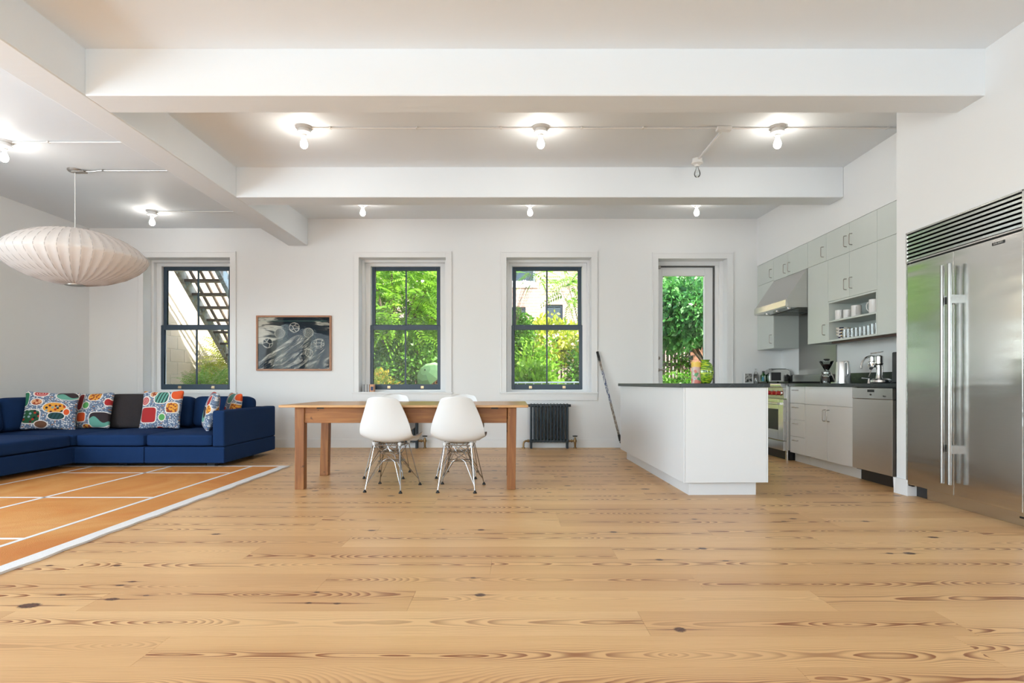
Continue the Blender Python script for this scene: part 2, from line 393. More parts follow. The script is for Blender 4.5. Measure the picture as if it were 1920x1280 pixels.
M['rug'] = rug()
M['rug_line'] = plain('rug_white_wool', (.74, .71, .68), .95, nscale=200, namp=.18, bs=.5, bd=.004)
def blobs(name, items, rot=0):
    t = NT(name); p = t.pos(); u, _, v = t.xyz(p)
    P = t.comb(u, v, 0.)
    d = t.n('ShaderNodeTexVoronoi', {'Vector': P, 'Scale': 68.0}, voronoi_dimensions='2D')
    cell = t.ramp(t.xyz(d.outputs['Color'])[0], [(0, (.75, .74, .72)), (.35, (.28, .34, .42)), (.55, (.10, .15, .25)), (.8, (.20, .26, .36)), (.93, (.5, .22, .10))], 'CONSTANT')
    c = t.mix(t.step(d.outputs[0], .50, .36), (.13, .18, .27), cell)
    for (cx, cy, rx, ry, k, col, inner) in items:
        q = t.V('MULTIPLY', t.V('SUBTRACT', P, (cx, cy, 0)), (1/rx, 1/ry, 0)); a, b, _ = t.xyz(q)
        dd = t.M('POWER', t.M('ADD', t.M('POWER', t.M('ABSOLUTE', a), k), t.M('POWER', t.M('ABSOLUTE', b), k)), 1/k)
        m = max(rx, ry)
        c = t.mix(t.step(dd, 1+.013/m, 1+.010/m), c, (.78, .72, .66))
        fill = col
        if inner == 'rings': fill = t.mix(t.M('GREATER_THAN', t.M('FRACT', t.M('MULTIPLY', dd, 3.)), .62), col, (.75, .45, .40))
        if inner == 'stripes': fill = t.mix(t.M('GREATER_THAN', t.M('FRACT', t.M('ADD', t.M('MULTIPLY', a, 2.1), t.M('MULTIPLY', b, -.45))), .6), col, (.012, .045, .04))
        if inner == 'dots':
            vv = t.n('ShaderNodeTexVoronoi', {'Vector': P, 'Scale': 26.0}, voronoi_dimensions='2D')
            fill = t.mix(t.step(vv.outputs[0], .36, .30), col, t.ramp(t.xyz(vv.outputs['Color'])[1], [(0, (.10, .01, .01)), (.4, (.01, .01, .015)), (.6, (.25, .35, .35)), (.8, (.45, .03, .01))], 'CONSTANT'))
        if inner == 'wave': fill = t.mix(t.M('GREATER_THAN', t.M('ADD', b, t.M('MULTIPLY', t.M('SINE', t.M('MULTIPLY', a, 3.)), .45)), .0), col, (.035, .022, .025))
        if inner == 'flower':
            vv = t.n('ShaderNodeTexVoronoi', {'Vector': P, 'Scale': 34.0}, voronoi_dimensions='2D'); fill = t.mix(t.step(vv.outputs[0], .48, .42), (.30, .05, .02), col)
        c = t.mix(t.step(dd, 1.01, .99), c, fill)
    f = t.noise(p, 300, 2)
    return t.bsdf(c, .9, bump=f, bs=.3, bd=.002)
RED, ORG, YEL, GRN, TEAL = (.42, .022, .022), (.75, .10, .02), (.78, .34, .04), (.10, .36, .10), (.13, .36, .28)
M['print_a'] = blobs('pebble_print_a', [(-.115, -.07, .095, .088, 5, RED, None), (.155, .015, .06, .058, 4, YEL, 'flower'), (.055, -.10, .036, .038, 2, GRN, None), (.02, .14, .08, .07, 3, TEAL, 'stripes'),
    (-.175, .10, .05, .05, 2, (.50, .03, .04), 'rings'), (-.09, .19, .038, .038, 2, (.66, .36, .18), 'flower'), (.19, .19, .062, .072, 2.3, ORG, None), (0.02, -.235, .05, .03, 2, RED, None), (-.22, .24, .04, .03, 2, YEL, 'flower')])
M['print_b'] = blobs('pebble_print_b', [(-.165, -.085, .085, .075, 4, (.015, .09, .035), 'dots'), (.05, .02, .105, .060, 2.2, YEL, 'dots'), (-.10, .19, .068, .036, 2.2, (.45, .02, .03), 'rings'), (-.125, .085, .05, .035, 2, (.68, .33, .16), 'flower'),
    (.075, -.075, .075, .040, 2.3, (.02, .07, .08), 'stripes'), (.165, -.025, .026, .034, 2, ORG, None), (-.06, -.17, .058, .036, 2, (.16, .07, .035), None), (.15, .17, .10, .05, 2.2, TEAL, 'wave'), (-.235, .12, .03, .08, 3, (.02, .16, .08), None)])
M['print_c'] = blobs('pebble_print_c', [(-.14, .10, .038, .095, 3, (.20, .015, .015), None), (.03, .165, .075, .052, 3, YEL, 'flower'), (-.055, .055, .038, .038, 2, GRN, None), (-.10, -.085, .055, .052, 4, ORG, None),
    (.12, -.12, .11, .085, 4, TEAL, 'wave'), (.19, .09, .03, .04, 2, RED, None), (-.03, -.2, .05, .03, 2, YEL, 'flower')])
M['print_d'] = blobs('pebble_print_d', [(.02, -.05, .13, .09, 4, TEAL, 'wave'), (.12, .12, .05, .06, 3, RED, None), (-.14, .17, .07, .05, 3, (.60, .06, .05), None), (-.06, -.19, .08, .04, 2.2, (.62, .34, .18), 'flower'), (.17, .02, .04, .05, 2, YEL, 'flower'), (-.15, -.02, .03, .06, 2, GRN, None)])

# ------------------------------------------------------------------ the room
def slab(name, x0, x1, y0, y1, z0, z1, mat, bevel=0):
    return struct(bx(name, x0, x1, y0, y1, z0, z1, mat, bevel=bevel))
XL, XR, YR = -6.05, 3.86, -2.8
# floor: boards laid across the room
floor = slab('floor', XL-.2, XR+.5, YR-.2, D+.25, -.25, -.02, M['gap'])
BW = .231; Y0 = 1.882
ends = {-1: [.92], 0: [-1.24], 1: [-2.0, .505, 1.70], 2: [-1.76, -.425, 1.318], 3: [-.87, .857], 4: [-.105, 1.53], 5: [-1.41, .555], 6: [-.96], 8: [-1.28], }
k = -20
while Y0+k*BW < D:
    ya, yb = max(YR, Y0+k*BW), min(Y0+(k+1)*BW, D)
    xs = [XL]; e = sorted(ends.get(k, [])); lo = e[0] if e else random.uniform(-3.2, -.5)
    left = []; q = lo
    while q-1.6 > XL+.5: q -= random.uniform(1.6, 2.9); left.append(q)
    left = [a for a in left if a > XL+.4][::-1]
    mid = e or [lo]; right = []; q = mid[-1]
    while q+1.3 < XR-.5: q += random.uniform(1.5, 2.9); right.append(q)
    xs += left+mid+[a for a in right if a < XR-.4]+[XR]
    for a, b in zip(xs[:-1], xs[1:]):
        mb = MB().box(a+.0004, b-.0004, ya+.0004, yb-.0004, -.02, 0)
        cx, cy = (a+b)/2, (ya+yb)/2
        me = bpy.data.meshes.new('plank'); me.from_pydata([(v[0]-cx, v[1]-cy, v[2]) for v in mb.v], [], mb.f); me.materials.append(M['pine'])
        o = bpy.data.objects.new('plank', me); C.objects.link(o); o.parent = floor
        o.location = (cx-floor.location.x, cy-floor.location.y, -floor.location.z)
    k += 1
# window wall with its four openings
OP = [(-5.27, -4.03, .792, 2.716), (-2.19, -.947, .792, 2.716), (-.08, 1.136, .792, 2.716), (2.09, 3.076, 0, 2.70)]
mb = MB(); xs = XL-.3; TOP = 3.7; PAR = 4.45
for a, b, z0, z1 in OP:
    mb.box(xs, a, D, D+.40, -.25, PAR); mb.box(a, b, D, D+.40, z1, PAR)
    mb.box(a, b, D, D+.40, -.25, z0 if z0 > 0 else -.02)
    xs = b
mb.box(xs, XR+.5, D, D+.40, -.25, PAR)
struct(obj('wall_back', mb, M['wall']))
mb = MB(); ys = YR
for y, hw in SIDE:
    mb.box(XL-.3, XL, ys, y-hw, -.1, TOP).box(XL-.3, XL, y-hw, y+hw, -.1, .65).box(XL-.3, XL, y-hw, y+hw, 2.65, TOP); ys = y+hw
mb.box(XL-.3, XL, ys, D, -.1, TOP)
struct(obj('wall_left', mb, M['wall']))
mb = MB(); xs = XL-.3
for x, hw, _ in REAR:
    mb.box(xs, x-hw, YR-.3, YR, -.1, TOP); mb.box(x-hw, x+hw, YR-.3, YR, -.1, .75); mb.box(x-hw, x+hw, YR-.3, YR, 2.7, TOP); xs = x+hw
mb.box(xs, XR+.5, YR-.3, YR, -.1, TOP)
struct(obj('wall_rear', mb, M['wall']))
XU = 3.51; XF = 3.235; YP = 4.89; FY0, FY1 = 3.655, 4.75
struct(obj('wall_right', MB().box(XR, XR+.4, YP, D, -.1, TOP), M['wall']))
struct(obj('wall_soffit', MB().box(XU, XR-.001, YP, D, 2.592, TOP), M['wall']))
mb = MB().box(XF, XR+.4, FY1, YP, -.02, TOP).box(XF, XR+.4, FY0, FY1, 2.14, TOP).box(XF, XR+.4, YR, FY0, -.02, TOP).box(XR, XR+.4, FY0, FY1, -.02, 2.14)
struct(obj('wall_kitchen', mb, M['wall']))
# ceiling: three bays, two cross beams and the long beam on the left
BX0, BX1 = -3.2, -2.92
mb = MB().box(XL-.3, BX0, YR-.3, D+.4, 3.137, TOP+.1)
mb.box(BX1, XR+.5, YR-.3, 6.42, 3.205, TOP+.1).prism([(6.42, 3.205), (D, 3.272), (D+.4, 3.272), (D+.4, TOP+.1), (6.42, TOP+.1)], 'x', BX1, XR+.5)
struct(obj('ceiling', mb, M['ceiling']))
struct(bx('ceiling_beam', BX0, BX1, YR-.1, D, 2.885, 3.6, M['ceiling'], bevel=.012))
for a, b in ((3.975, 4.235), (6.15, 6.425), (-.25, .02)):
    struct(bx('ceiling_beam', BX1-.005, XU if a > 5 else XF+.02, a, b, 2.885, 3.6, M['ceiling'], bevel=.012))
# baseboards
def base(name, x0, x1, y0, y1, side):
    if side == 'y': mb = MB().box(x0, x1, y0-.016, y1, 0, .108).box(x0, x1, y0-.010, y1, .108, .122)
    else: mb = MB().box(x0-.016*side, x1, y0, y1, 0, .108) if side > 0 else MB().box(x0, x1+.016, y0, y1, 0, .122)
    return struct(obj(name, mb, M['trim'], bevel=.002))
base('baseboard_back', XL, 2.0, D, D+.01, 'y')
struct(bx('baseboard_back', 3.165, 3.30, D-.016, D, 0, .12, M['trim'], bevel=.002))
base('baseboard_left', XL-.01, XL, YR, D, -1)
struct(obj('baseboard_right', MB().box(XF-.016, XR, YP, YP+.016, 0, .13).box(XF-.016, XF, FY1-.0, YP+.016, 0, .13).box(XF-.016, XF+.10, FY1-.014, FY1, 0, .13), M['trim'], bevel=.002))
struct(bx('baseboard_right', XF-.016, XF, YR, FY0-.03, 0, .13, M['trim'], bevel=.002))

# windows: casing, deep reveal, jamb liner, two sashes of two panes, sash lifts
def rect_frame(mb, x0, x1, z0, z1, wl, wr, wb, wt, y0, y1):
    mb.box(x0, x0+wl, y0, y1, z0, z1); mb.box(x1-wr, x1, y0, y1, z0, z1)
    mb.box(x0+wl, x1-wr, y0, y1, z0, z0+wb); mb.box(x0+wl, x1-wr, y0, y1, z1-wt, z1); return mb
def window(i, a, b, z0, z1, sx0, sx1, label):
    cx = (a+b)/2
    wdw = sempty('window_%d' % i, (cx, D, z0), label)
    mb = MB().box(a-.075, a, D-.018, D, z0, z1+.078).box(b, b+.075, D-.018, D, z0, z1+.078).box(a, b, D-.018, D, z1, z1+.078)
    mb.box(a-.085, a-.068, D-.024, D, z0, z1+.088).box(b+.068, b+.085, D-.024, D, z0, z1+.088).box(a-.068, b+.068, D-.024, D, z1+.07, z1+.088)
    obj('casing', mb, M['trim'], wdw, bevel=.003)
    obj('sill', MB().box(a-.10, b+.10, D-.032, D+.002, z0-.022, z0).box(a, b, D, D+.25, z0-.01, z0+.004), M['trim'], wdw, bevel=.004)
    bx('apron', a-.085, b+.085, D-.016, D, z0-.118, z0-.022, M['trim'], wdw, bevel=.002)
    mb = rect_frame(MB(), a+.001, b-.001, z0, z1-.001, .035, .035, .012, .03, D+.17, D+.36)
    rect_frame(mb, a+.03, b-.03, z0, z1-.025, sx0-a-.03, b-.03-sx1, .034, z1-.025-2.64, D+.245, D+.36)
    obj('jamb', mb, M['trim'], wdw, bevel=.003)
    zt, zb, zm = 2.64, .83, 1.745
    for nm, y, l, r, lo, hi, wb, wt in (('upper_sash', D+.285, sx0+.008, sx1-.008, zm-.01, zt, .05, .055), ('lower_sash', D+.245, sx0-.012, sx1+.006, zb, zm+.03, .075, .07)):
        s = obj(nm, rect_frame(MB(), l, r, lo, hi, .05, .05, wb, wt, y, y+.04), M['sash'], wdw, bevel=.004)
        m = (l+r)/2
        bx('muntin', m-.011, m+.011, y+.008, y+.032, lo+wb, hi-wt, M['sash'], s, bevel=.004)
        for u, v in ((l+.05, m-.011), (m+.011, r-.05)):
            bx('pane', u-.004, v+.004, y+.018, y+.022, lo+wb-.004, hi-wt+.004, M['pane'], s)
        if nm == 'lower_sash':
            for fx in (.27, .74):
                lx = l+(r-l)*fx
                mb = MB().box(lx-.022, lx+.022, y-.006, y, lo+.012, lo+.05); mb.prism([(y-.006, lo+.02), (y-.026, lo+.024), (y-.026, lo+.03), (y-.006, lo+.032)], 'x', lx-.018, lx+.018)
                obj('sash_lift', mb, M['lift'], s, bevel=.002)
    return wdw
window(1, *OP[0], -5.165, -4.138, 'leftmost sash window, navy sash, stair outside')
window(2, *OP[1], -2.083, -1.056, 'navy sash window full of green leaves, above the dining table')
window(3, *OP[2], .0, 1.035, 'navy sash window above the dark radiator, brick building outside')
# garden door
a, b, z0, z1 = OP[3]
dr = sempty('door_1', ((a+b)/2, D, 0), 'white glazed garden door in deep reveal')
mb = MB().box(a-.075, a, D-.018, D, 0, z1+.078).box(b, b+.075, D-.018, D, 0, z1+.078).box(a, b, D-.018, D, z1, z1+.078)
mb.box(a-.085, a-.068, D-.024, D, 0, z1+.088).box(b+.068, b+.085, D-.024, D, 0, z1+.088).box(a-.068, b+.068, D-.024, D, z1+.07, z1+.088)
obj('casing', mb, M['trim'], dr, bevel=.003)
obj('jamb', MB().box(a, a+.008, D+.01, D+.38, 0, z1).box(b-.10, b, D+.20, D+.38, 0, z1).box(b-.05, b, D+.16, D+.38, 0, z1).box(a, b, D+.18, D+.38, 2.64, z1), M['trim'], dr, bevel=.003)
bx('door_gap_strip', 2.957, 2.972, D+.215, D+.30, .012, 2.64, M['gap_strip'], dr); bx('door_gap_strip', a+.012, 2.957, D+.215, D+.30, 2.623, 2.638, M['gap_strip'], dr)  # dark strips stand in for the shaded gap around the door leaf
lf = obj('door_leaf', rect_frame(MB(), a+.012, 2.955, .012, 2.622, .107, .115, .25, .115, D+.235, D+.28), M['trim'], dr, bevel=.004)
obj('glazing_bead', rect_frame(MB(), a+.112, 2.846, .255, 2.513, .014, .014, .014, .014, D+.228, D+.287), M['trim'], lf, bevel=.003)
bx('pane', a+.118, 2.842, D+.255, D+.26, .26, 2.508, M['pane'], lf)
mb = MB().lathe([(.024, 0), (.024, .008), (.010, .012), (.010, .045)], (2.155, D+.235, 1.115), 14, 'y')
mb.v = [(x, 2*(D+.235)-y, z) for x, y, z in mb.v]
mb.tube([(2.155, D+.19, 1.115), (2.20, D+.185, 1.115), (2.265, D+.187, 1.113)], [.010, .009, .007], 8)
obj('lever_handle', mb, M['nickel'], lf, smooth=True)
mb = MB().lathe([(.026, 0), (.026, .010), (.014, .018)], (2.155, D+.235, 1.29), 14, 'y'); mb.v = [(x, 2*(D+.235)-y, z) for x, y, z in mb.v]
obj('deadbolt', mb, M['nickel'], lf, smooth=True)
bx('threshold', a, b, D-.01, D+.40, -.02, .012, M['stone'], dr, bevel=.003)
bx('door_closer', a+.01, a+.09, D+.19, D+.235, 2.60, 2.64, M['nickel'], lf, bevel=.004)

# ------------------------------------------------------------------ ceiling lamps, conduits
def bulb_mb(mb, c):
    pr = [(.013, 0), (.014, -.02), (.019, -.035), (.028, -.052), (.033, -.072), (.033, -.085), (.027, -.102), (.015, -.112), (.0, -.115)]
    return mb.lathe([(r, z) for r, z in pr], c, 10)
def lamp(loc, label, lit=True, group='porcelain ceiling lampholders'):
    t = thing('ceiling_lampholder', label, 'lamp', (0, 0, 0), group)
    obj('ceiling_plate', MB().lathe([(.072, 0), (.072, -.012), (.066, -.016), (.052, -.018)], (0, 0, 0), 24), M['porcelain'], t, smooth=True)
    obj('holder', MB().lathe([(.050, -.014), (.052, -.034), (.060, -.038), (.060, -.052), (.045, -.062), (.026, -.066), (.024, -.080), (.0, -.080)], (0, 0, 0), 24), M['porcelain'], t, smooth=True)
    obj('bulb', bulb_mb(MB(), (0, 0, -.076)), M['bulb'] if lit else M['clear'], t, smooth=True, angle=80)
    t.location = loc; return t
L0 = lamp((-1.857, 5.19, 3.205), 'bare bulb lampholder on the near ceiling bay, closest to the long beam')
def cl(loc, lab): return copy_tree(L0, loc, 0, lab)
cl((.257, 5.19, 3.205), 'bare bulb lampholder in the middle of the near ceiling bay')
cl((2.37, 5.19, 3.205), 'bare bulb lampholder on the near ceiling bay, nearest the kitchen wall')
def cz(y): return 3.205+(y-6.42)*.067/1.9
cl((-1.9, 7.40, cz(7.4)), 'bare bulb hanging in the far ceiling bay above the leafy window')
cl((.23, 7.40, cz(7.4)), 'bare bulb hanging in the far ceiling bay above the radiator window')
cl((2.35, 7.40, cz(7.4)), 'bare bulb hanging in the far ceiling bay above the garden door')
cl((-4.655, 5.33, 3.137), 'bare bulb lampholder over the sofa side, above the saucer pendant')
cl((-4.63, 7.48, 3.137), 'bare bulb lampholder over the sofa, near the leftmost window')
t = thing('ceiling_lampholder', 'unlit clear bulb lampholder at the end of the slanting conduit', 'lamp', (0, 0, 0), 'porcelain ceiling lampholders')
obj('holder', MB().lathe([(.052, 0), (.052, -.03), (.058, -.034), (.058, -.048), (.03, -.06), (.022, -.078), (.0, -.078)], (0, 0, 0), 24), M['porcelain'], t, smooth=True)
obj('bulb', bulb_mb(MB(), (0, 0, -.074)), M['clear'], t, smooth=True, angle=80)
t.location = (1.89, 5.93, 3.205)
def conduit(pts, r, clips, label, group='surface conduits on the ceiling', mat='porcelain', boxes=()):
    t = thing('conduit', label, 'pipe', pts[0], group)
    obj('pipe', MB().tube(pts, r, 8), M[mat], t, smooth=True)
    for x, y, z in clips:
        obj('clip', MB().box(x-.008, x+.008, y-.018, y+.018, z-.016, z), M[mat], t, bevel=.003)
    for x, y, z in boxes:
        obj('junction_box', MB().box(x-.065, x+.065, y-.032, y+.032, z-.035, z), M[mat], t, bevel=.008)
z = 3.205-.009
conduit([(-1.79, 5.19, z), (.19, 5.19, z)], .008, [(-1.62, 5.19, 3.205), (-.85, 5.19, 3.205), (-.10, 5.19, 3.205)], 'white conduit between the beam-side and middle bulbs of the near bay')
conduit([(.325, 5.19, z), (1.84, 5.19, z)], .008, [(.62, 5.19, 3.205), (1.17, 5.19, 3.205)], 'white conduit from the middle bulb to the small junction box', boxes=[(1.89, 5.19, 3.205)])
conduit([(1.955, 5.19, z), (2.30, 5.19, z)], .008, [], 'short white conduit between junction box and kitchen-side bulb')
conduit([(2.44, 5.19, z), (3.50, 5.19, z)], .008, [(3.35, 5.19, 3.205)], 'white conduit from the last near bulb to the kitchen wall')
conduit([(1.89, 5.225, z-.004), (1.89, 5.875, z-.004)], .012, [], 'white conduit running from junction box to the unlit bulb')
conduit([(-4.58, 5.33, 3.128), (-3.2, 5.33, 3.128)], .007, [(-4.25, 5.33, 3.137)], 'white conduit from the sofa-side bulb into the long beam')
conduit([(-4.56, 7.48, 3.128), (-3.2, 7.48, 3.128)], .007, [(-4.25, 7.48, 3.137)], 'white conduit from the farthest sofa bulb into the long beam')
conduit([(-4.49, 6.04, 3.118), (-4.36, 6.04, 3.118), (-4.28, 6.04, 3.128), (-3.2, 6.04, 3.128)], .009, [(-4.25, 6.04, 3.137)], 'bare metal conduit feeding the saucer pendant', mat='nickel')
# saucer pendant
PX, PY, PZ = -4.54, 6.04, 2.225; PR, PH = .655, .285
t = thing('pendant_lamp', 'large cream saucer shaped ribbed pendant over the sofa corner', 'lamp', (PX, PY, 3.137))
obj('canopy', MB().lathe([(.07, 3.137), (.07, 3.125), (.062, 3.115), (.0, 3.112)], (PX, PY, 0), 24).box(PX-.02, PX+.11, PY-.03, PY+.03, 3.105, 3.12), M['nickel'], t, smooth=True)
obj('cord', MB().tube([(PX, PY, 3.12), (PX, PY, PZ+PH-.02)], .0045, 6), M['porcelain'], t)
NR = 44; prof = []
for i in range(25):
    a = -math.pi/2+math.pi*i/24
    r = PR*abs(math.cos(a)); zz = PH*math.copysign(max(0, 1-(r/PR)**2.1)**.68, math.sin(a))
    prof.append((max(r, .045) if i in (0, 24) else r, zz))
mb = MB(); n = NR*4; vs = []
for r, zz in prof:
    for k in range(n):
        an = 2*math.pi*k/n; q = (k % 4)/4
        dip = math.sin(math.pi*q)*.010*min(1, r/PR*1.3)
        rr = r-dip*abs(zz)/PH*0.3-dip*.75 if r > .06 else r
        vs.append((PX+rr*math.cos(an), PY+rr*math.sin(an), PZ+zz-math.copysign(dip*.35, zz)))
fs = [(i*n+k, i*n+(k+1) % n, (i+1)*n+(k+1) % n, (i+1)*n+k) for i in range(len(prof)-1) for k in range(n)]
mb.add(vs, fs); sh = obj('lamp_shade', mb, M['shade'], t, smooth=True, angle=70)
for k in range(NR):
    an = 2*math.pi*k/NR
    pts = [(PX+(r+.001)*math.cos(an), PY+(r+.001)*math.sin(an), PZ+zz) for r, zz in prof[::2]]
    obj('rib', MB().tube(pts, .0022, 4, False), M['rib'], sh)
obj('bottom_ring', MB().lathe([(.052, -.004), (.088, -.004), (.088, .004), (.052, .006), (.052, -.004)], (PX, PY, PZ-PH-.002), 28), M['nickel'], t, smooth=True)
obj('top_ring', MB().lathe([(.0, 0), (.05, 0), (.05, .006), (.0, .01)], (PX, PY, PZ+PH), 24), M['nickel'], t, smooth=True)

# ------------------------------------------------------------------ picture on the wall
def print_m():
    t = NT('mountain_print'); p = t.pos('Generated'); u, _, v = t.xyz(p); P = t.comb(u, v, 0.)
    n1 = t.noise(t.V('MULTIPLY', P, (3.2, 13, 1)), 1.1, 6, .65, dist=.8)
    left = t.step(u, .60, .0); rt = t.M('MULTIPLY', t.step(u, .70, .85), t.step(v, .55, .8))
    skyv = t.M('MULTIPLY', t.step(t.M('ADD', t.M('SUBTRACT', n1, .02), t.M('MULTIPLY', t.M('ADD', t.M('MULTIPLY', left, .30), t.M('MULTIPLY', rt, .16)), t.step(v, .35, .6))), .60, .80), .9)
    skyv = t.M('ADD', skyv, t.M('MULTIPLY', t.step(u, .37, .34), .18))
    # ridge line
    ridge = t.M('SUBTRACT', .655, t.M('MULTIPLY', t.M('MAXIMUM', t.M('SUBTRACT', .52, u), 0.), 1.0))
    ridge = t.M('SUBTRACT', ridge, t.M('MULTIPLY', t.M('MAXIMUM', t.M('SUBTRACT', u, .60), 0.), .55))
    ridge = t.M('ADD', ridge, t.M('MULTIPLY', t.M('SUBTRACT', t.noise(P, 11, 4), .5), .05))
    dr_ = t.M('SUBTRACT', ridge, v)
    rot = t.comb(t.M('ADD', t.M('MULTIPLY', u, .75), t.M('MULTIPLY', v, .66)), t.M('SUBTRACT', t.M('MULTIPLY', v, .75), t.M('MULTIPLY', u, .66)), 0.)
    n2 = t.noise(t.V('MULTIPLY', rot, (7, 26, 1)), 1.0, 9, .8, dist=.9)
    mt = t.M('ADD', t.M('MULTIPLY', t.step(n2, .48, .60), .85), t.M('MULTIPLY', t.M('MULTIPLY', t.step(dr_, .12, .02), t.step(u, .62, .45)), .5), clamp=True)
    g = t.n('ShaderNodeMix', {0: t.step(dr_, -.004, .006), 2: skyv, 3: mt}, data_type='FLOAT').outputs[0]
    for (cx, cy, r, sc) in ((.135, .50, .070, 14), (.305, .69, .070, 60), (.505, .80, .072, 18), (.70, .70, .070, 36), (.85, .50, .070, 16), (.71, .31, .055, 30)):
        d = t.V('LENGTH', t.V('MULTIPLY', t.V('SUBTRACT', P, (cx, cy, 0)), (1.0, .77, 0)))
        vo = t.n('ShaderNodeTexVoronoi', {'Vector': P, 'Scale': float(sc)}, voronoi_dimensions='2D', feature='DISTANCE_TO_EDGE').outputs[0]
        ins = t.M('ADD', .12, t.M('MULTIPLY', t.step(vo, .13, .03), .75)); rim = t.M('MULTIPLY', t.step(t.M('ABSOLUTE', t.M('SUBTRACT', d, r)), .006, .002), .55)
        g = t.n('ShaderNodeMix', {0: t.step(d, r+.001, r-.001), 2: g, 3: ins}, data_type='FLOAT').outputs[0]
        g = t.M('ADD', g, rim, clamp=True)
    c = t.mix(t.M('POWER', g, 1.6), (.014, .022, .034), (.62, .58, .52))
    ln = t.M('MULTIPLY', t.step(t.M('ABSOLUTE', t.M('SUBTRACT', v, .925)), .004, .001), t.step(t.M('ABSOLUTE', t.M('SUBTRACT', u, .5)), .46, .45))
    c = t.mix(t.M('MULTIPLY', ln, .6), c, (.15, .45, .35))
    return t.bsdf(c, .9, Specular_IOR_Level=.05)
t = thing('framed_picture', 'framed black and white mountain print with floating spheres', 'picture', (-3.115, D, 1.10))
ax0, ax1, az0, az1 = -3.65, -2.58, 1.10, 1.885
obj('frame', rect_frame(MB(), ax0, ax1, az0, az1, .024, .024, .024, .024, D-.035, D), M['frame_wood'], t, bevel=.002)
bx('print', ax0+.02, ax1-.02, D-.016, D-.010, az0+.02, az1-.02, print_m(), t)
bx('glazing', ax0+.02, ax1-.02, D-.024, D-.021, az0+.02, az1-.02, M['museum'], t)

# ------------------------------------------------------------------ radiators
def radiator(cx, label):
    y1 = D-.045; y0 = y1-.10; zt, zb = .625, .085
    t = thing('radiator', label, 'radiator', (cx, (y0+y1)/2, 0), 'column radiators under the windows')
    n = 12; w = .51; st = w/(n-1)
    for i in range(n):
        x = cx-w/2+i*st
        mb = MB()
        for y in (y0+.013, y1-.013): mb.tube([(x, y, zb+.03), (x, y, zt-.03)], .0155, 8)
        for z in (zb+.02, zt-.02):
            mb.tube([(x, y0+.006, z), (x, y1-.006, z)], .021, 8)
            mb.tube([(x-st/2, (y0+y1)/2, z), (x+st/2, (y0+y1)/2, z)], .022, 10)
        mb.tube([(x, y0+.0, zt-.045), (x, y0+.012, zt-.02), (x, (y0+y1)/2, zt), (x, y1-.012, zt-.02)], .012, 6)
        obj('section', mb, M['radiator'], t, smooth=True, angle=50)
    for x, s in ((cx-w/2, -1), (cx+w/2, 1)):
        obj('plug', MB().tube([(x+s*.02, (y0+y1)/2, zt-.02), (x+s*.052, (y0+y1)/2, zt-.02)], .019, 8), M['radiator'], t, smooth=True)
        obj('foot', MB().box(x-.016, x+.016, y0+.005, y0+.03, 0, zb+.03).box(x-.016, x+.016, y1-.03, y1-.005, 0, zb+.03), M['radiator'], t, bevel=.005)
    ym = (y0+y1)/2; x = cx-w/2; z = zb+.02
    obj('elbow_pipe', MB().tube([(x-.02, ym, z), (x-.075, ym, z), (x-.10, ym, z-.018), (x-.108, ym, z-.045), (x-.108, ym, 0)], .014, 10).tube([(x-.108, ym, .0), (x-.108, ym, .012)], .024, 12).tube([(x-.03, ym, z), (x-.052, ym, z)], .021, 8), M['brass'], t, smooth=True)
    x = cx+w/2
    v = obj('valve', MB().tube([(x+.02, ym, z), (x+.10, ym, z)], .013, 10).tube([(x+.055, ym, z), (x+.072, ym, z)], .021, 8).tube([(x+.112, ym, 0), (x+.112, ym, z-.03), (x+.112, ym, z), (x+.112, ym, z+.03), (x+.112, ym, z+.05)], [.014, .016, .025, .016, .009], 12).tube([(x+.112, ym, .0), (x+.112, ym, .012)], .024, 12), M['brass'], t, smooth=True)
    obj('valve_wheel', MB().lathe([(.0, z+.06), (.03, z+.06), (.036, z+.066), (.036, z+.074), (.0, z+.078)], (x+.112, ym, 0), 14), M['black'], v, smooth=True)
radiator(.525, 'dark column radiator under the window beside the dining table')
radiator(-1.60, 'dark column radiator half hidden behind the white chairs')

# ------------------------------------------------------------------ hockey stick
t = thing('hockey_stick', 'worn hockey stick leaning on the wall beside the white island', 'hockey stick', (1.5, 8.12, 0))
def stick_m():
    t = NT('stick_decals'); x, y, z = t.xyz(t.world()); n = t.noise(t.comb(t.M('MULTIPLY', x, 60.), 0., t.M('MULTIPLY', z, 26.)), 1., 3, .7)
    band = t.M('MULTIPLY', t.step(z, .62, .68), t.step(z, 1.12, 1.08))
    c = t.mix(t.step(n, .45, .55), (.40, .36, .30), (.16, .12, .10)); c2 = t.mix(t.step(n, .48, .54), (.03, .06, .16), (.62, .62, .62))
    c = t.mix(band, c, c2); c = t.mix(t.step(z, 1.22, 1.25), c, (.02, .02, .02)); return t.bsdf(c, .5)
A, B = Vector((1.215, 8.285, 1.37)), Vector((1.50, 8.17, .20))
dirv = (B-A).normalized(); sid = dirv.cross(Vector((0, 1, 0))).normalized()
def quadsec(p, u, w, a, b): return [p-u*a-w*b, p+u*a-w*b, p+u*a+w*b, p-u*a+w*b]
mb = MB(); nrm = dirv.cross(sid).normalized()
mb.hexa(quadsec(A, sid, nrm, .015, .011), quadsec(B, sid, nrm, .015, .011))
obj('shaft', mb, stick_m(), t, bevel=.003)
mb = MB(); q = [(B, .017), (Vector((1.53, 8.155, .115)), .030), (Vector((1.575, 8.14, .055)), .036), (Vector((1.68, 8.135, .038)), .037), (Vector((1.78, 8.13, .042)), .036)]
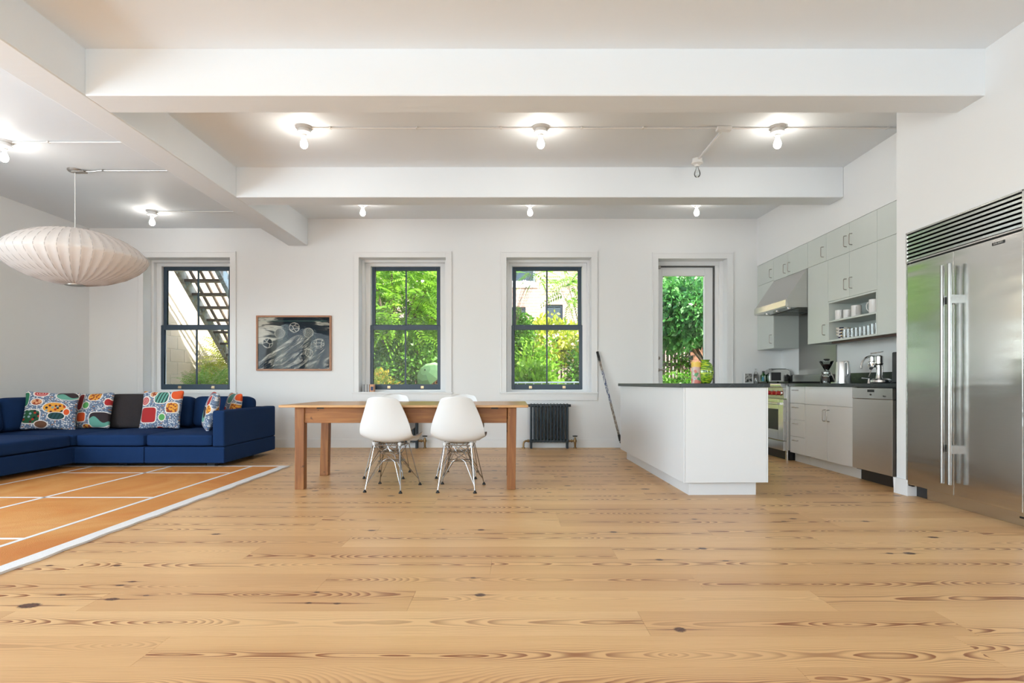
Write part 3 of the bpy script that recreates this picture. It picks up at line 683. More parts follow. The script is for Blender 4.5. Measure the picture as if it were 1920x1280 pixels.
for (p0, a0), (p1, a1) in zip(q[:-1], q[1:]):
    d = (p1-p0).normalized(); s_ = d.cross(Vector((0, 1, 0))).normalized()
    mb.hexa(quadsec(p0, s_, Vector((0, 1, 0)), a0, .007), quadsec(p1, s_, Vector((0, 1, 0)), a1, .007))
obj('blade', mb, M['rubber'], t, bevel=.002)
obj('grip_tape', MB().hexa(quadsec(A-dirv*.002, sid, nrm, .0165, .0125), quadsec(A+dirv*.09, sid, nrm, .0165, .0125)), M['rubber'], t, bevel=.003)

# ------------------------------------------------------------------ sofa
t = thing('sectional_sofa', 'navy blue L-shaped sectional sofa with loose back cushions', 'sofa', (-4.7, 7.0, 0))
SX0, SX1, SY0, SY1, IX = -6.0, -3.1, 6.27, 7.62, -4.73
def cush(name, x0, x1, y0, y1, z0, z1, r=.05, puff=.015, axis=2, n=10, rot=None):
    return obj(name, superbox((x0+x1)/2, (y0+y1)/2, (z0+z1)/2, x1-x0, y1-y0, z1-z0, r, puff, axis, n, rot=rot), M['sofa'], t, smooth=True, angle=60, sub=1)
for x0, x1 in ((IX, -3.97), (-3.97, SX1)): bx('base', x0+.002, x1-.002, SY0, SY1, .055, .232, M['sofa'], t, bevel=.014, seg=3)
bx('base', SX0, IX-.001, SY0-.0, SY1, .055, .232, M['sofa'], t, bevel=.014, seg=3)
for y0, y1 in ((4.95, SY0), (3.6, 4.95)): bx('base', SX0, IX, y0+.002, y1-.002, .055, .232, M['sofa'], t, bevel=.014, seg=3)
cush('seat_cushion', IX+.003, -3.972, SY0+.004, 7.28, .233, .37, .035); cush('seat_cushion', -3.968, -3.235, SY0+.004, 7.28, .233, .37, .035)
cush('seat_cushion', SX0+.25, IX-.003, SY0+.004, 7.28, .233, .37, .035); cush('seat_cushion', SX0+.25, IX, 4.95, SY0-.002, .233, .37, .035); cush('seat_cushion', SX0+.25, IX, 3.6, 4.946, .233, .37, .035)
bx('arm', SX1-.132, SX1, SY0-.006, SY1, .232, .625, M['sofa'], t, bevel=.022, seg=4)
bx('back_rail', SX0, SX1-.133, 7.42, SY1, .232, .62, M['sofa'], t, bevel=.022, seg=4)
bx('back_rail', SX0, SX0+.2, 3.6, 7.419, .232, .62, M['sofa'], t, bevel=.022, seg=4)
R = Matrix.Rotation(math.radians(-9), 3, 'X')
for x0, x1 in ((-5.50, -4.73), (-4.72, -3.98), (-3.97, -3.24)): cush('back_cushion', x0, x1, 7.20, 7.40, .372, .755, .07, .03, 1, 10, R)
R = Matrix.Rotation(math.radians(-9), 3, 'Y')
for y0, y1 in ((5.70, 6.40), (6.41, 7.10), (4.9, 5.69)): cush('back_cushion', -5.78, -5.58, y0, y1, .372, .755, .07, .03, 0, 10, R)
for x, y in ((-3.33, 7.35), (-3.33, 6.47), (-4.3, 6.47), (-4.9, 7.45), (-5.8, 3.8), (-4.95, 3.8), (-5.8, 7.4)):
    bx('leg', x-.045, x+.045, y-.045, y+.045, 0.012 if y < 6.6 and x < -4 else 0, .056, M['black'], t, bevel=.004)
def pillow(x, y, z, s, th, mat, rz, rx, ry, label, sz=None):
    rot = Matrix.Rotation(math.radians(rz), 3, 'Z') @ Matrix.Rotation(math.radians(rx), 3, 'X') @ Matrix.Rotation(math.radians(ry), 3, 'Y')
    o = obj('throw_pillow', superbox(0, 0, 0, s, th, sz or s, .03, 0, 1, 14, pinch=.09), mat, None, smooth=True, angle=80, sub=1)
    o.location = (x, y, z); o.rotation_euler = rot.to_euler(); return tag(o, label, 'pillow', 'pebble print throw pillows on the sofa')
pillow(-5.33, 6.72, .600, .53, .17, M['print_b'], 24, -16, 3, 'pebble print pillow with dark green patch, leftmost on the sofa', .46)
pillow(-5.02, 6.98, .590, .46, .15, M['print_c'], -4, -14, -2, 'pebble print pillow beside the dark brown blanket, left of it', .45)
pillow(-4.20, 6.97, .600, .50, .15, M['print_a'], -2, -13, -1, 'pebble print pillow with large red square, upright mid-sofa', .475)
pillow(-3.52, 6.80, .595, .47, .15, M['print_d'], -58, -14, 2, 'pebble print pillow turned sideways against the sofa arm', .46)
pillow(-3.40, 7.07, .60, .42, .14, M['print_a'], -48, -12, 2, 'pebble print pillow mostly hidden behind the sofa arm', .42)
mb = superbox(0, 0, 0, .60, .075, .40, .035, .02, 1, 12); mb.v = [(x if x > 0 else x*(1-.40*max(0, (z+.2)/.4)), y+.10*max(0, z-.12)+.006*math.sin(x*22+z*9), z) for x, y, z in mb.v]
superbox(.06, .13, .195, .44, .26, .05, .022, .01, 2, 8, mb=mb)
o = obj('throw_blanket', mb, M['blanket'], None, smooth=True, angle=80, sub=1); o.location = (-4.76, 7.10, .575); o.rotation_euler = (math.radians(-10), 0, 0)
tag(o, 'dark brown wool blanket draped over a sofa back cushion', 'blanket')

# ------------------------------------------------------------------ rug
t = thing('area_rug', 'orange clay-court rug with white lines and white border', 'rug', (-4.0, 3.7, 0))
RX0, RX1, RY0, RY1 = -5.3, -2.45, .9, 6.40
bx('field', RX0, RX1-.085, RY0, RY1-.04, .001, .010, M['rug'], t)
mb = MB(); nn = 60
for i in range(nn):
    ya, yb = RY0+(RY1-RY0)*i/nn, RY0+(RY1-RY0)*(i+1)/nn
    ja, jb = .006*math.sin(i*1.7)+.004*math.sin(i*.6), .006*math.sin((i+1)*1.7)+.004*math.sin((i+1)*.6)
    mb.hexa([(RX1-.085, ya, .001), (RX1+ja, ya, .001), (RX1+jb, yb, .001), (RX1-.085, yb, .001)], [(RX1-.085, ya, .014), (RX1+ja, ya, .013), (RX1+jb, yb, .013), (RX1-.085, yb, .014)])
obj('border', mb, M['rug_line'], t)
bx('border', RX0, RX1-.085, RY1-.04, RY1, .001, .013, M['rug_line'], t)
for x, y0 in ((-2.85, RY0), (-3.725, RY0), (-4.58, RY0)): bx('court_line', x-.016, x+.016, y0, RY1-.04, .009, .0115, M['rug_line'], t)
for y, x0, x1 in ((5.90, -4.56, -2.866), (4.63, -4.56, -2.866), (3.40, -4.56, -2.866), (2.1, -4.56, -2.866)): bx('court_line', x0, x1, y-.016, y+.016, .009, .0115, M['rug_line'], t)

# ------------------------------------------------------------------ table
t = thing('dining_table', 'long old pine farmhouse table with square legs', 'table', (-.93, 5.45, 0))
bx('table_top', -1.99, .139, 4.95, 6.02, .712, .733, M['table_top'], t, bevel=.004)
obj('apron', MB().box(-1.80, -.045, 5.04, 5.065, .575, .712), M['table'], t, bevel=.002)
obj('apron', MB().box(-1.83, -.045, 5.80, 5.825, .575, .712), M['table'], t, bevel=.002)
obj('apron', MB().box(-1.865, -1.84, 5.1, 5.80, .575, .712), M['table'], t, bevel=.002); obj('apron', MB().box(-.01, .015, 5.1, 5.80, .575, .712), M['table'], t, bevel=.002)
for x0, x1, y0, dx in ((-1.879, -1.797, 5.025, 0), (-.045, .034, 5.025, .01), (-1.915, -1.83, 5.785, .02), (-.055, .024, 5.785, 0)):
    obj('leg', MB().hexa([(x0, y0, 0), (x1-.004, y0, 0), (x1-.004, y0+.078, 0), (x0, y0+.078, 0)], [(x0+dx, y0, .712), (x1+dx*.5, y0, .712), (x1+dx*.5, y0+.08, .712), (x0+dx, y0+.08, .712)]), M['table_leg'], t, bevel=.004)
mb = MB()
for x in (-1.66, -1.2, -.6, -.15): mb.box(x-.03, x+.03, 5.030, 5.04, .698, .711)
obj('table_clip', mb, M['black'], t)

# ------------------------------------------------------------------ chairs (front of the chair is +y)
def chair(label):
    t = thing('shell_chair', label, 'chair', (0, 0, 0), 'white shell chairs at the dining table')
    ctl = [(.262, .392, .150), (.255, .415, .190), (.225, .430, .210), (.15, .428, .226), (.05, .418, .233), (-.05, .410, .236), (-.12, .416, .236), (-.165, .445, .234), (-.19, .495, .227), (-.207, .56, .206), (-.222, .63, .184), (-.236, .70, .163), (-.247, .755, .147), (-.253, .785, .134), (-.2565, .800, .105), (-.258, .807, .055)]
    nu = 12; vs = []
    for j, (y, z, w) in enumerate(ctl):
        f = j/(len(ctl)-1); seat = max(0, 1-f/.5)
        for i in range(nu+1):
            u = -1+2*i/nu; u = math.copysign(abs(u)**.9, u)
            lift = .055*abs(u)**2.6*(1 if .10 < f < .62 else (max(0, f/.10) if f <= .10 else max(0, 1-(f-.62)/.2)))
            fwd = .045*abs(u)**2.2*max(0, min(1, (f-.38)/.25))*(1 if f < .8 else max(.35, 1-(f-.8)*3))
            vs.append((u*w, y+fwd, z+lift))
    fs = [(j*(nu+1)+i, j*(nu+1)+i+1, (j+1)*(nu+1)+i+1, (j+1)*(nu+1)+i) for j in range(len(ctl)-1) for i in range(nu)]
    o = obj('shell', MB().add(vs, fs), M['shell'], t, smooth=True, angle=180)
    q = o.modifiers.new('thickness', 'SOLIDIFY'); q.thickness = .006; q.offset = 0
    q = o.modifiers.new('subdivision', 'SUBSURF'); q.levels = 2; q.render_levels = 2
    N = {}
    for sx in (-1, 1):
        for sy in (-1, 1):
            foot = Vector((sx*(.190 if sy > 0 else .157), .205 if sy > 0 else -.215, .012)); top = Vector((sx*.115, sy*.115, .385))
            kn = foot.lerp(top, .12)
            mb = MB().tube([foot, kn, top], .0044, 6)
            mb.tube([kn, (sx*.055, sy*.075, .245), (-sx*.03, sy*.06, .300), (-sx*.09, sy*.10, .385)], .0030, 6)
            mb.tube([kn, (sx*.095, sy*.03, .245), (sx*.075, -sy*.03, .300), (sx*.115, -sy*.09, .385)], .0030, 6)
            lg = obj('leg', mb, M['wire'], t, smooth=True)
            obj('foot_glide', MB().lathe([(.0, 0), (.016, 0), (.016, .006), (.010, .014), (.006, .024), (.0, .024)], (foot.x, foot.y, 0), 10), M['rubber'], lg, smooth=True)
    mb = MB()
    for zz, a, b in ((.245, .095, .075), (.31, .07, .06)):
        mb.tube([(-a, -b, zz), (a, -b, zz), (a, b, zz), (-a, b, zz), (-a, -b, zz)], .0035, 6)
    mb.tube([(-.115, -.115, .388), (.115, -.115, .388), (.115, .115, .388), (-.115, .115, .388), (-.115, -.115, .388)], .005, 6)
    mb.tube([(-.095, -.075, .245), (.095, .075, .245)], .0035, 6); mb.tube([(.095, -.075, .245), (-.095, .075, .245)], .0035, 6)
    obj('wire_brace', mb, M['wire'], t, smooth=True)
    for sx in (-1, 1):
        for sy in (-1, 1): obj('shock_mount', MB().lathe([(.010, .386), (.014, .398), (.016, .412), (.0, .42)], (sx*.115, sy*.115, 0), 10), M['shell'], t, smooth=True)
    return t
c0 = chair('white shell chair, near side of the table, by the left radiator')
c0['label'] = 'white shell chair seen from behind, farther from the kitchen, near side of table'
c0.location = (-1.052, 5.085, 0); c0.rotation_euler = (0, 0, math.radians(-9))
copy_tree(c0, (-.455, 5.08, 0), math.radians(-3), 'white shell chair seen from behind, closer to the kitchen, near side of table')
copy_tree(c0, (-1.225, 5.80, 0), math.radians(180-3), 'white shell chair facing us across the table, farther from the kitchen')
copy_tree(c0, (-.525, 5.80, 0), math.radians(180-4), 'white shell chair facing us across the table, closer to the kitchen')

# ------------------------------------------------------------------ island
IR = math.radians(1.4)
t = thing('island_cabinet', 'white kitchen island cabinet with recessed toe kick', 'cabinet', (0, 0, 0))
w_, l_ = .694, 2.42
bx('side_panel', 0, .02, .02, l_, .112, .884, M['island'], t, bevel=.0015)
bx('end_panel', .014, w_-.014, 0, .02, .112, .884, M['island'], t, bevel=.0015)
bx('edge_strip', 0, .0125, 0, .019, .112, .884, M['island'], t, bevel=.001)
bx('body', .021, w_-.021, .021, l_-.001, .112, .884, M['island'], t)
bx('back_panel', .02, w_-.02, l_, l_+.018, .112, .884, M['island'], t, bevel=.0015)
bx('toe_kick', .065, w_-.07, .07, l_-.06, 0, .112, M['island'], t)
bx('edge_strip', w_-.0125, w_, 0, .019, .112, .884, M['island'], t, bevel=.001)
for i in range(4):
    y0, y1 = .022+i*.60, .022+(i+1)*.60-.003
    d = bx('door', w_-.02, w_, y0, y1, .112, .70, M['island'], t, bevel=.0015)
    obj('handle', MB().tube([(w_, y1-.07, .55), (w_+.025, y1-.07, .55), (w_+.025, y1-.07, .65), (w_, y1-.07, .65)], .004, 6), M['nickel'], d)
    d = bx('drawer', w_-.02, w_, y0, y1, .703, .88, M['island'], t, bevel=.0015)
    obj('handle', MB().tube([(w_, y0+.2, .80), (w_+.025, y0+.2, .80), (w_+.025, y0+.3, .80), (w_, y0+.3, .80)], .004, 6), M['nickel'], d)
t.location = (1.39, 4.712, 0); t.rotation_euler = (0, 0, IR)
o = obj('island_countertop', MB().box(-.024, w_+.012, -.012, l_+.03, .885, H), M['stone'], None, bevel=.003)
o.location = (1.39, 4.712, 0); o.rotation_euler = (0, 0, IR); tag(o, 'dark soapstone worktop on the white island', 'countertop')
def vase_m():
    t = NT('green_streaked_glaze'); x, y, z = t.xyz(t.pos()); n = t.noise(t.comb(t.M('MULTIPLY', x, 22.), t.M('MULTIPLY', y, 22.), t.M('MULTIPLY', z, 110.)), 1., 3, .6)
    c = t.ramp(n, [(.36, (.012, .035, .008)), (.46, (.10, .26, .02)), (.54, (.30, .52, .02)), (.64, (.62, .66, .05))]); return t.bsdf(c, .12, Coat_Weight=.7)
vx, vy = 1.745, 5.25
o = obj('vase', MB().lathe([(.0, 0), (.042, 0), (.052, .01), (.068, .05), (.0735, .10), (.070, .14), (.056, .175), (.036, .192), (.031, .199), (.044, .211), (.040, .213), (.027, .2), (.028, .19), (.0, .16)], (0, 0, 0), 36), vase_m(), None, smooth=True, angle=70)
o.location = (vx, vy, H); tag(o, 'round glossy green striped vase on the island', 'vase')
def canister_m():
    t = NT('floral_tin'); p = t.pos(); x, y, z = t.xyz(p); v = t.n('ShaderNodeTexVoronoi', {'Vector': p, 'Scale': 34.0}); n = t.noise(p, 30, 3)
    c = t.ramp(t.xyz(v.outputs['Color'])[0], [(0, (.62, .42, .36)), (.3, (.60, .18, .14)), (.5, (.62, .56, .48)), (.68, (.10, .32, .12)), (.8, (.62, .30, .10)), (.9, (.30, .34, .40))], 'CONSTANT')
    c = t.mix(t.step(t.M('ADD', z, t.M('MULTIPLY', n, .02)), .155, .160), c, (.80, .52, .08)); return t.bsdf(c, .4)
t = thing('canister', 'tall floral patterned cylinder beside the green vase', 'canister', (1.66, 5.24, H))
obj('body', MB().lathe([(.0, H), (.043, H), (.043, H+.19), (.039, H+.19), (.039, H+.17), (.0, H+.17)], (1.66, 5.24, 0), 28), canister_m(), t, smooth=True)
mb = MB()
for i in range(9):
    a = i*.7; mb.box(1.66+.022*math.cos(a)-.008, 1.66+.022*math.cos(a)+.008, 5.24+.022*math.sin(a)-.002, 5.24+.022*math.sin(a)+.002, H+.15, H+.188+.012*math.sin(i*2.1))
obj('paper_filling', mb, plain('yellow_paper', (.80, .60, .16), .7, nscale=20), t)

# ------------------------------------------------------------------ kitchen run on the right wall
XB = 3.30; XT = 3.36; ZC = .884
def pull_v(par, x, y, z0, z1): obj('handle', MB().tube([(x, y, z0), (x-.028, y, z0+.003), (x-.032, y, z0+.012), (x-.032, y, z1-.012), (x-.028, y, z1-.003), (x, y, z1)], .0042, 8), M['nickel'], par, smooth=True)
def pull_h(par, x, y0, y1, z): obj('handle', MB().tube([(x, y0, z), (x-.028, y0+.003, z), (x-.028, y1-.003, z), (x, y1, z)], .0042, 8), M['nickel'], par, smooth=True)
def front(name, par, x, y0, y1, z0, z1, mat): return bx(name, x, x+.019, y0+.0015, y1-.0015, z0+.0015, z1-.0015, mat, par, bevel=.001)
W = M['cab_white']
t = thing('drawer_cabinet', 'white base cabinet with four drawers beside the range', 'cabinet', (3.55, 6.72, 0), 'white base cabinets')
bx('carcass', XB+.02, XR, 6.552, 6.898, .105, ZC, M['cab_in'], t); bx('toe_kick', XT, XR, 6.552, 6.898, 0, .105, W, t)
bx('gable', XB+.012, XB+.10, 6.888, 6.899, .105, ZC, W, t)
for z0, z1 in ((.105, .30), (.30, .496), (.496, .685), (.685, ZC)):
    d = front('drawer', t, XB, 6.55, 6.90, z0, z1, W); pull_h(d, XB, 6.70, 6.80, z1-.045)
t = thing('sink_cabinet', 'white two-door base cabinet under the sink', 'cabinet', (3.55, 6.08, 0), 'white base cabinets')
bx('carcass', XB+.02, XR, 5.622, 6.548, .105, ZC, M['cab_in'], t); bx('toe_kick', XT, XR, 5.60, 6.548, 0, .105, W, t)
front('top_panel', t, XB, 5.62, 6.55, .685, ZC, W)
d = front('door', t, XB, 6.083, 6.55, .105, .685, W); pull_v(d, XB, 6.12, .52, .64)
d = front('door', t, XB, 5.62, 6.083, .105, .685, W); pull_v(d, XB, 6.045, .52, .64)
t = thing('far_base_cabinet', 'white base cabinet in the corner behind the range', 'cabinet', (3.55, 8.06, 0), 'white base cabinets')
bx('carcass', XB+.02, XR, 7.802, D-.001, .105, ZC, M['cab_in'], t); bx('toe_kick', XT, XR, 7.802, D-.001, 0, .105, W, t)
d = front('door', t, XB, 7.80, D, .105, ZC, W); pull_v(d, XB, 7.85, .65, .77)
# worktops
t = thing('worktop', 'dark soapstone worktop with sink, right of the range', 'countertop', (3.55, 5.9, ZC), 'soapstone worktops on the wall run')
SKY0, SKY1, SKX0, SKX1 = 5.72, 6.32, 3.40, 3.70
mb = MB().box(XB-.025, SKX0, 4.90, 6.898, ZC, H).box(SKX1, XR, 4.90, 6.898, ZC, H).box(SKX0, SKX1, 4.90, SKY0, ZC, H).box(SKX0, SKX1, SKY1, 6.898, ZC, H)
obj('slab', mb, M['stone'], t)
bx('splash_strip', XR-.02, XR, YP+.01, 6.898, H, 1.035, M['stone'], t, bevel=.002)
t = thing('worktop', 'dark soapstone worktop in the far corner left of the range', 'countertop', (3.55, 8.06, ZC), 'soapstone worktops on the wall run')
bx('slab', XB-.025, XR, 7.802, D-.001, ZC, H, M['stone'], t, bevel=.003)
bx('splash_strip', XR-.02, XR, 7.802, D-.001, H, 1.035, M['stone'], t, bevel=.002)
t = thing('sink', 'undermount steel sink in the dark worktop', 'sink', (3.55, 6.02, .70))
mb = MB().box(SKX0-.004, SKX0+.004, SKY0, SKY1, .72, ZC).box(SKX1-.004, SKX1+.004, SKY0, SKY1, .72, ZC).box(SKX0, SKX1, SKY0-.004, SKY0+.004, .72, ZC).box(SKX0, SKX1, SKY1-.004, SKY1+.004, .72, ZC).box(SKX0, SKX1, SKY0, SKY1, .712, .72)
obj('bowl', mb, M['steel'], t)
# steel splashback under the hood
tag(bx('splashback', XR-.012, XR-.001, 6.902, 7.798, H+.02, 2.28, M['splash']), 'stainless steel splashback sheet behind the range', 'splashback')
# range
t = thing('range_cooker', 'stainless professional range with red knobs', 'stove', (3.55, 7.35, 0))
RX = 3.235; ry0, ry1 = 6.905, 7.795
bx('body', RX+.03, XR-.02, ry0, ry1, .12, .90, M['steel'], t, bevel=.003)
bx('cooktop', RX+.01, XR-.02, ry0, ry1, .90, .918, M['steel'], t, bevel=.004)
bx('back_riser', XR-.10, XR-.02, ry0, ry1, .918, 1.03, M['splash'], t, bevel=.004)
obj('bullnose', MB().prism([(RX+.03, .87), (RX-.035, .872), (RX-.045, .885), (RX-.045, .905), (RX-.035, .917), (RX+.03, .918)], 'y', ry0, ry1), M['bright_steel'], t, bevel=.004)
obj('control_panel', MB().prism([(RX+.03, .735), (RX-.005, .74), (RX-.02, .868), (RX+.03, .868)], 'y', ry0, ry1), M['bright_steel'], t)
for i in range(7):
    y = ry0+.075+i*.123
    obj('knob', MB().tube([(RX-.018, y, .80), (RX-.036, y, .80), (RX-.046, y, .80), (RX-.062, y, .80)], [.025, .026, .022, .020], 18), M['red'], t, smooth=True)
    obj('knob_bezel', MB().tube([(RX-.004, y, .80), (RX-.024, y, .80)], .033, 18), M['chrome'], t, smooth=True)
d = obj('oven_door', rect_frame(MB(), ry0+.004, ry1-.004, .235, .725, .13, .13, .12, .12, RX-.012, RX+.029), M['bright_steel'], t, bevel=.004)
d.data.transform(Matrix.Translation(root_of(t))); d.data.transform(Matrix(((0, 1, 0, 0), (1, 0, 0, 0), (0, 0, 1, 0), (0, 0, 0, 1)))); d.data.transform(Matrix.Translation(-root_of(t))); d.data.flip_normals()
bx('oven_window', RX-.004, RX+.012, ry0+.134, ry1-.134, .355, .605, M['black'], d, bevel=.003)
obj('oven_handle', MB().tube([(RX-.055, ry0+.04, .675), (RX-.055, ry1-.04, .675)], .013, 12).box(RX-.06, RX-.010, ry0+.05, ry0+.08, .662, .688).box(RX-.06, RX-.010, ry1-.08, ry1-.05, .662, .688), M['bright_steel'], d, smooth=True)
bx('kick_drawer', RX-.006, RX+.03, ry0+.004, ry1-.004, .115, .228, M['bright_steel'], t, bevel=.003)
bx('plinth', RX+.07, XR-.05, ry0+.02, ry1-.02, .0, .12, M['black'], t)
for y in (ry0+.04, ry1-.04): obj('leg', MB().tube([(RX+.05, y, 0), (RX+.05, y, .12)], .018, 10), M['steel'], t, smooth=True)
for i in range(3):
    yc = ry0+.15+i*.295; mb = MB()
    for j in range(4): mb.box(RX+.06+j*.13, RX+.07+j*.13, yc-.13, yc+.13, .925, .94)
    mb.box(RX+.06, RX+.46, yc-.13, yc-.12, .918, .94).box(RX+.06, RX+.46, yc+.12, yc+.13, .918, .94)
    obj('grate', mb, M['black'], t)
# dishwasher
t = thing('dishwasher', 'stainless steel built-in dishwasher with top control strip', 'dishwasher', (3.55, 5.32, 0))
bx('body', XB+.02, XR-.02, 5.022, 5.598, .10, ZC-.002, M['dark_steel'], t)
bx('door', XB-.012, XB+.018, 5.024, 5.616, .112, .772, M['dish'], t, bevel=.003)
cp = bx('control_strip', XB-.014, XB+.018, 5.024, 5.616, .776, ZC-.008, M['steel'], t, bevel=.003)
bx('handle_recess', XB-.0155, XB-.012, 5.275, 5.375, .838, .862, M['dark_steel'], cp, bevel=.001)
bx('display', XB-.0152, XB-.012, 5.315, 5.34, .808, .822, M['black'], cp)
for i in range(5): bx('button', XB-.0165, XB-.012, 5.27+i*.024, 5.282+i*.024, .792, .797, M['bright_steel'], cp)
bx('kick_plate', XT+.0, XR-.05, 5.02, 5.59, 0, .10, M['black'], t)
def text(name, body, size, loc, rot, mat, par, ext=.0004):
    cu = bpy.data.curves.new(name, 'FONT'); cu.body = body; cu.size = size; cu.extrude = ext; cu.align_x = 'CENTER'; cu.align_y = 'CENTER'
    tmp = bpy.data.objects.new('tmp', cu); C.objects.link(tmp); dg = bpy.context.evaluated_depsgraph_get()
    me = bpy.data.meshes.new_from_object(tmp.evaluated_get(dg)); bpy.data.objects.remove(tmp); me.materials.clear(); me.materials.append(mat)
    o = bpy.data.objects.new(name, me); C.objects.link(o); o.parent = par; o.location = Vector(loc)-root_of(par); o.rotation_euler = rot; return o
RXN = (math.pi/2, 0, -math.pi/2)                     # faces -X
text('lettering', 'Miele', .020, (XB-.0152, 5.13, .803), RXN, M['black'], cp)
# uppers
G = M['cab_sage']; GI = M['cab_in']
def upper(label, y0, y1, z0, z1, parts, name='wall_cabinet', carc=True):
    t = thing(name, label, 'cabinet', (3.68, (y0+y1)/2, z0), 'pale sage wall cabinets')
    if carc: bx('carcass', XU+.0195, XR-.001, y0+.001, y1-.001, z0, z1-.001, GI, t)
    for (a, b, c, d_, hy, hz0) in parts:
        d = front('door', t, XU, a, b, c, d_, G)
        if hy: pull_v(d, XU, hy, hz0, hz0+.115)
    return t
ZS, ZTOP, ZB, ZO = 2.285, 2.59, 1.378, 1.82
upper('far top cupboard against the window wall, one door', 7.80, D-.002, 2.30, ZTOP, [(7.80, D-.004, 2.30, ZTOP, 7.86, 2.345)])
t = upper('tall wall cupboard against the window wall, left of the hood', 7.80, D-.002, ZB+.012, 2.30, [(7.80, D-.004, ZB+.012, 2.30, 7.86, 1.46)])
upper('two-door top cupboard above the range hood', 6.90, 7.80, ZS, ZTOP, [(7.40, 7.80, ZS, ZTOP, 7.46, 2.33), (6.90, 7.40, ZS, ZTOP, 7.34, 2.33)])
upper('single-door top cupboard right of the hood', 6.495, 6.90, ZS, ZTOP, [(6.495, 6.90, ZS, ZTOP, 6.55, 2.34)])
upper('two-door top cupboard above the mug shelves', 5.588, 6.495, ZS, ZTOP, [(6.05, 6.495, ZS, ZTOP, 6.10, 2.35), (5.588, 6.05, ZS, ZTOP, 6.0, 2.35)])
upper('top cupboard nearest the refrigerator wall', YP+.002, 5.588, ZS, ZTOP, [(YP+.002, 5.588, ZS, ZTOP, 5.02, 2.36)])
t = upper('tall narrow cupboard between hood and mug shelves', 6.46, 6.90, ZB, ZS, [(6.46, 6.90, ZB, ZS, 6.52, 1.46)])
t = upper('two-door wall cupboard directly above the open mug shelves', 5.588, 6.46, ZO, ZS, [(6.05, 6.46, ZO, ZS, 6.10, 1.90), (5.588, 6.05, ZO, ZS, 6.0, 1.90)])
upper('tall cupboard nearest the refrigerator wall, low door', YP+.002, 5.588, ZB, ZS, [(YP+.002, 5.588, ZB, ZS, 5.02, 1.46)])
t = thing('open_shelf_unit', 'open sage shelf unit holding mugs and glasses', 'shelf', (3.68, 6.02, ZB), 'pale sage wall cabinets')
ya, yb = 5.589, 6.459
for x_ in (ya, yb-.018): bx('side_panel', XU, XR-.001, x_, x_+.018, ZB, ZO-.001, G, t, bevel=.001)
bx('bottom_panel', XU, XR-.001, ya+.018, yb-.018, ZB, ZB+.02, G, t, bevel=.001); bx('top_panel', XU, XR-.001, ya+.018, yb-.018, ZO-.02, ZO-.001, G, t, bevel=.001)
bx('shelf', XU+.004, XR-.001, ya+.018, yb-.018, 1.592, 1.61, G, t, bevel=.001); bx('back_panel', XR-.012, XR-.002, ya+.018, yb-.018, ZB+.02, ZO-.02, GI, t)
tag(bx('light_rail', XU+.03, XU+.10, YP+.01, 6.44, ZB-.022, ZB-.001, plain('walnut_strip', (.06, .03, .022), .5, nscale=20)), 'dark wooden strip light under the wall cupboards', 'light rail')
# hood
t = thing('range_hood', 'stainless steel wedge shaped range hood', 'range hood', (3.55, 7.35, 1.82))
XH = 3.25
pr = [(XH, 1.826), (XH+.006, 1.918), (XU-.005, 2.278), (XR-.014, 2.278), (XR-.014, 1.84), (XH+.02, 1.84)]
obj('canopy', MB().prism([(XH+.012, 1.842), (XH+.010, 1.918), (XU-.005, 2.282), (XR-.014, 2.282), (XR-.014, 1.842)], 'y', 6.905, 7.795), M['hood'], t, bevel=.002)
obj('lip', MB().prism([(XH+.008, 1.824), (XH-.004, 1.84), (XH, 1.915), (XH+.012, 1.92), (XH+.03, 1.85), (XH+.03, 1.824)], 'y', 6.902, 7.798), M['bright_steel'], t, bevel=.002)
for q in (6.905, 7.775): bx('rim', XH+.03, XR-.014, q, q+.02, 1.824, 1.842, M['hood'], t)
for i in range(3):
    y0 = 6.93+i*.283; f = bx('filter', XH+.20, XR-.05, y0, y0+.275, 1.829, 1.84, M['dark_steel'], t)
    mb = MB()
    for j in range(9): mb.box(XH+.21, XR-.06, y0+.012+j*.029, y0+.026+j*.029, 1.824, 1.829)
    obj('baffles', mb, M['steel'], f)
bx('control_bar', XH+.04, XH+.17, 6.95, 7.75, 1.826, 1.841, M['steel'], t)
for y in (7.05, 7.35, 7.65): obj('hood_lamp', MB().lathe([(.0, 0), (.035, 0), (.035, .006), (.0, .006)], (XH+.105, y, 1.819), 16), M['chrome'], t, smooth=True)
# mugs
def mug(r, h, rz, label, loc):
    t = thing('mug', label, 'mug', (0, 0, 0), 'white mugs on the upper shelf')
    obj('body', MB().lathe([(.0, 0), (r*.92, 0), (r, .006), (r, h), (r-.004, h), (r-.005, .01), (.0, .008)], (0, 0, 0), 24), M['white_glaze'], t, smooth=True)
    obj('handle', MB().tube([(r-.002, 0, h*.80), (r+.018, 0, h*.82), (r+.030, 0, h*.62), (r+.026, 0, h*.36), (r+.008, 0, h*.20), (r-.002, 0, h*.2)], .0048, 8), M['white_glaze'], t, smooth=True)
    t.location = loc; t.rotation_euler = (0, 0, math.radians(rz)); return t
z = 1.6105
mug(.044, .105, 250, 'white mug at the far end of the upper shelf', (3.575, 6.345, z)); mug(.043, .090, 245, 'short white mug with a dark mark, second from the hood', (3.575, 6.19, z))
mug(.048, .115, 235, 'wide off-white mug in the middle of the upper shelf', (3.575, 6.035, z)); mug(.042, .10, 250, 'white mug set back behind its neighbours on the upper shelf', (3.66, 5.86, z)); mug(.048, .135, 120, 'tallest white mug, near end of the upper shelf', (3.575, 5.735, z))
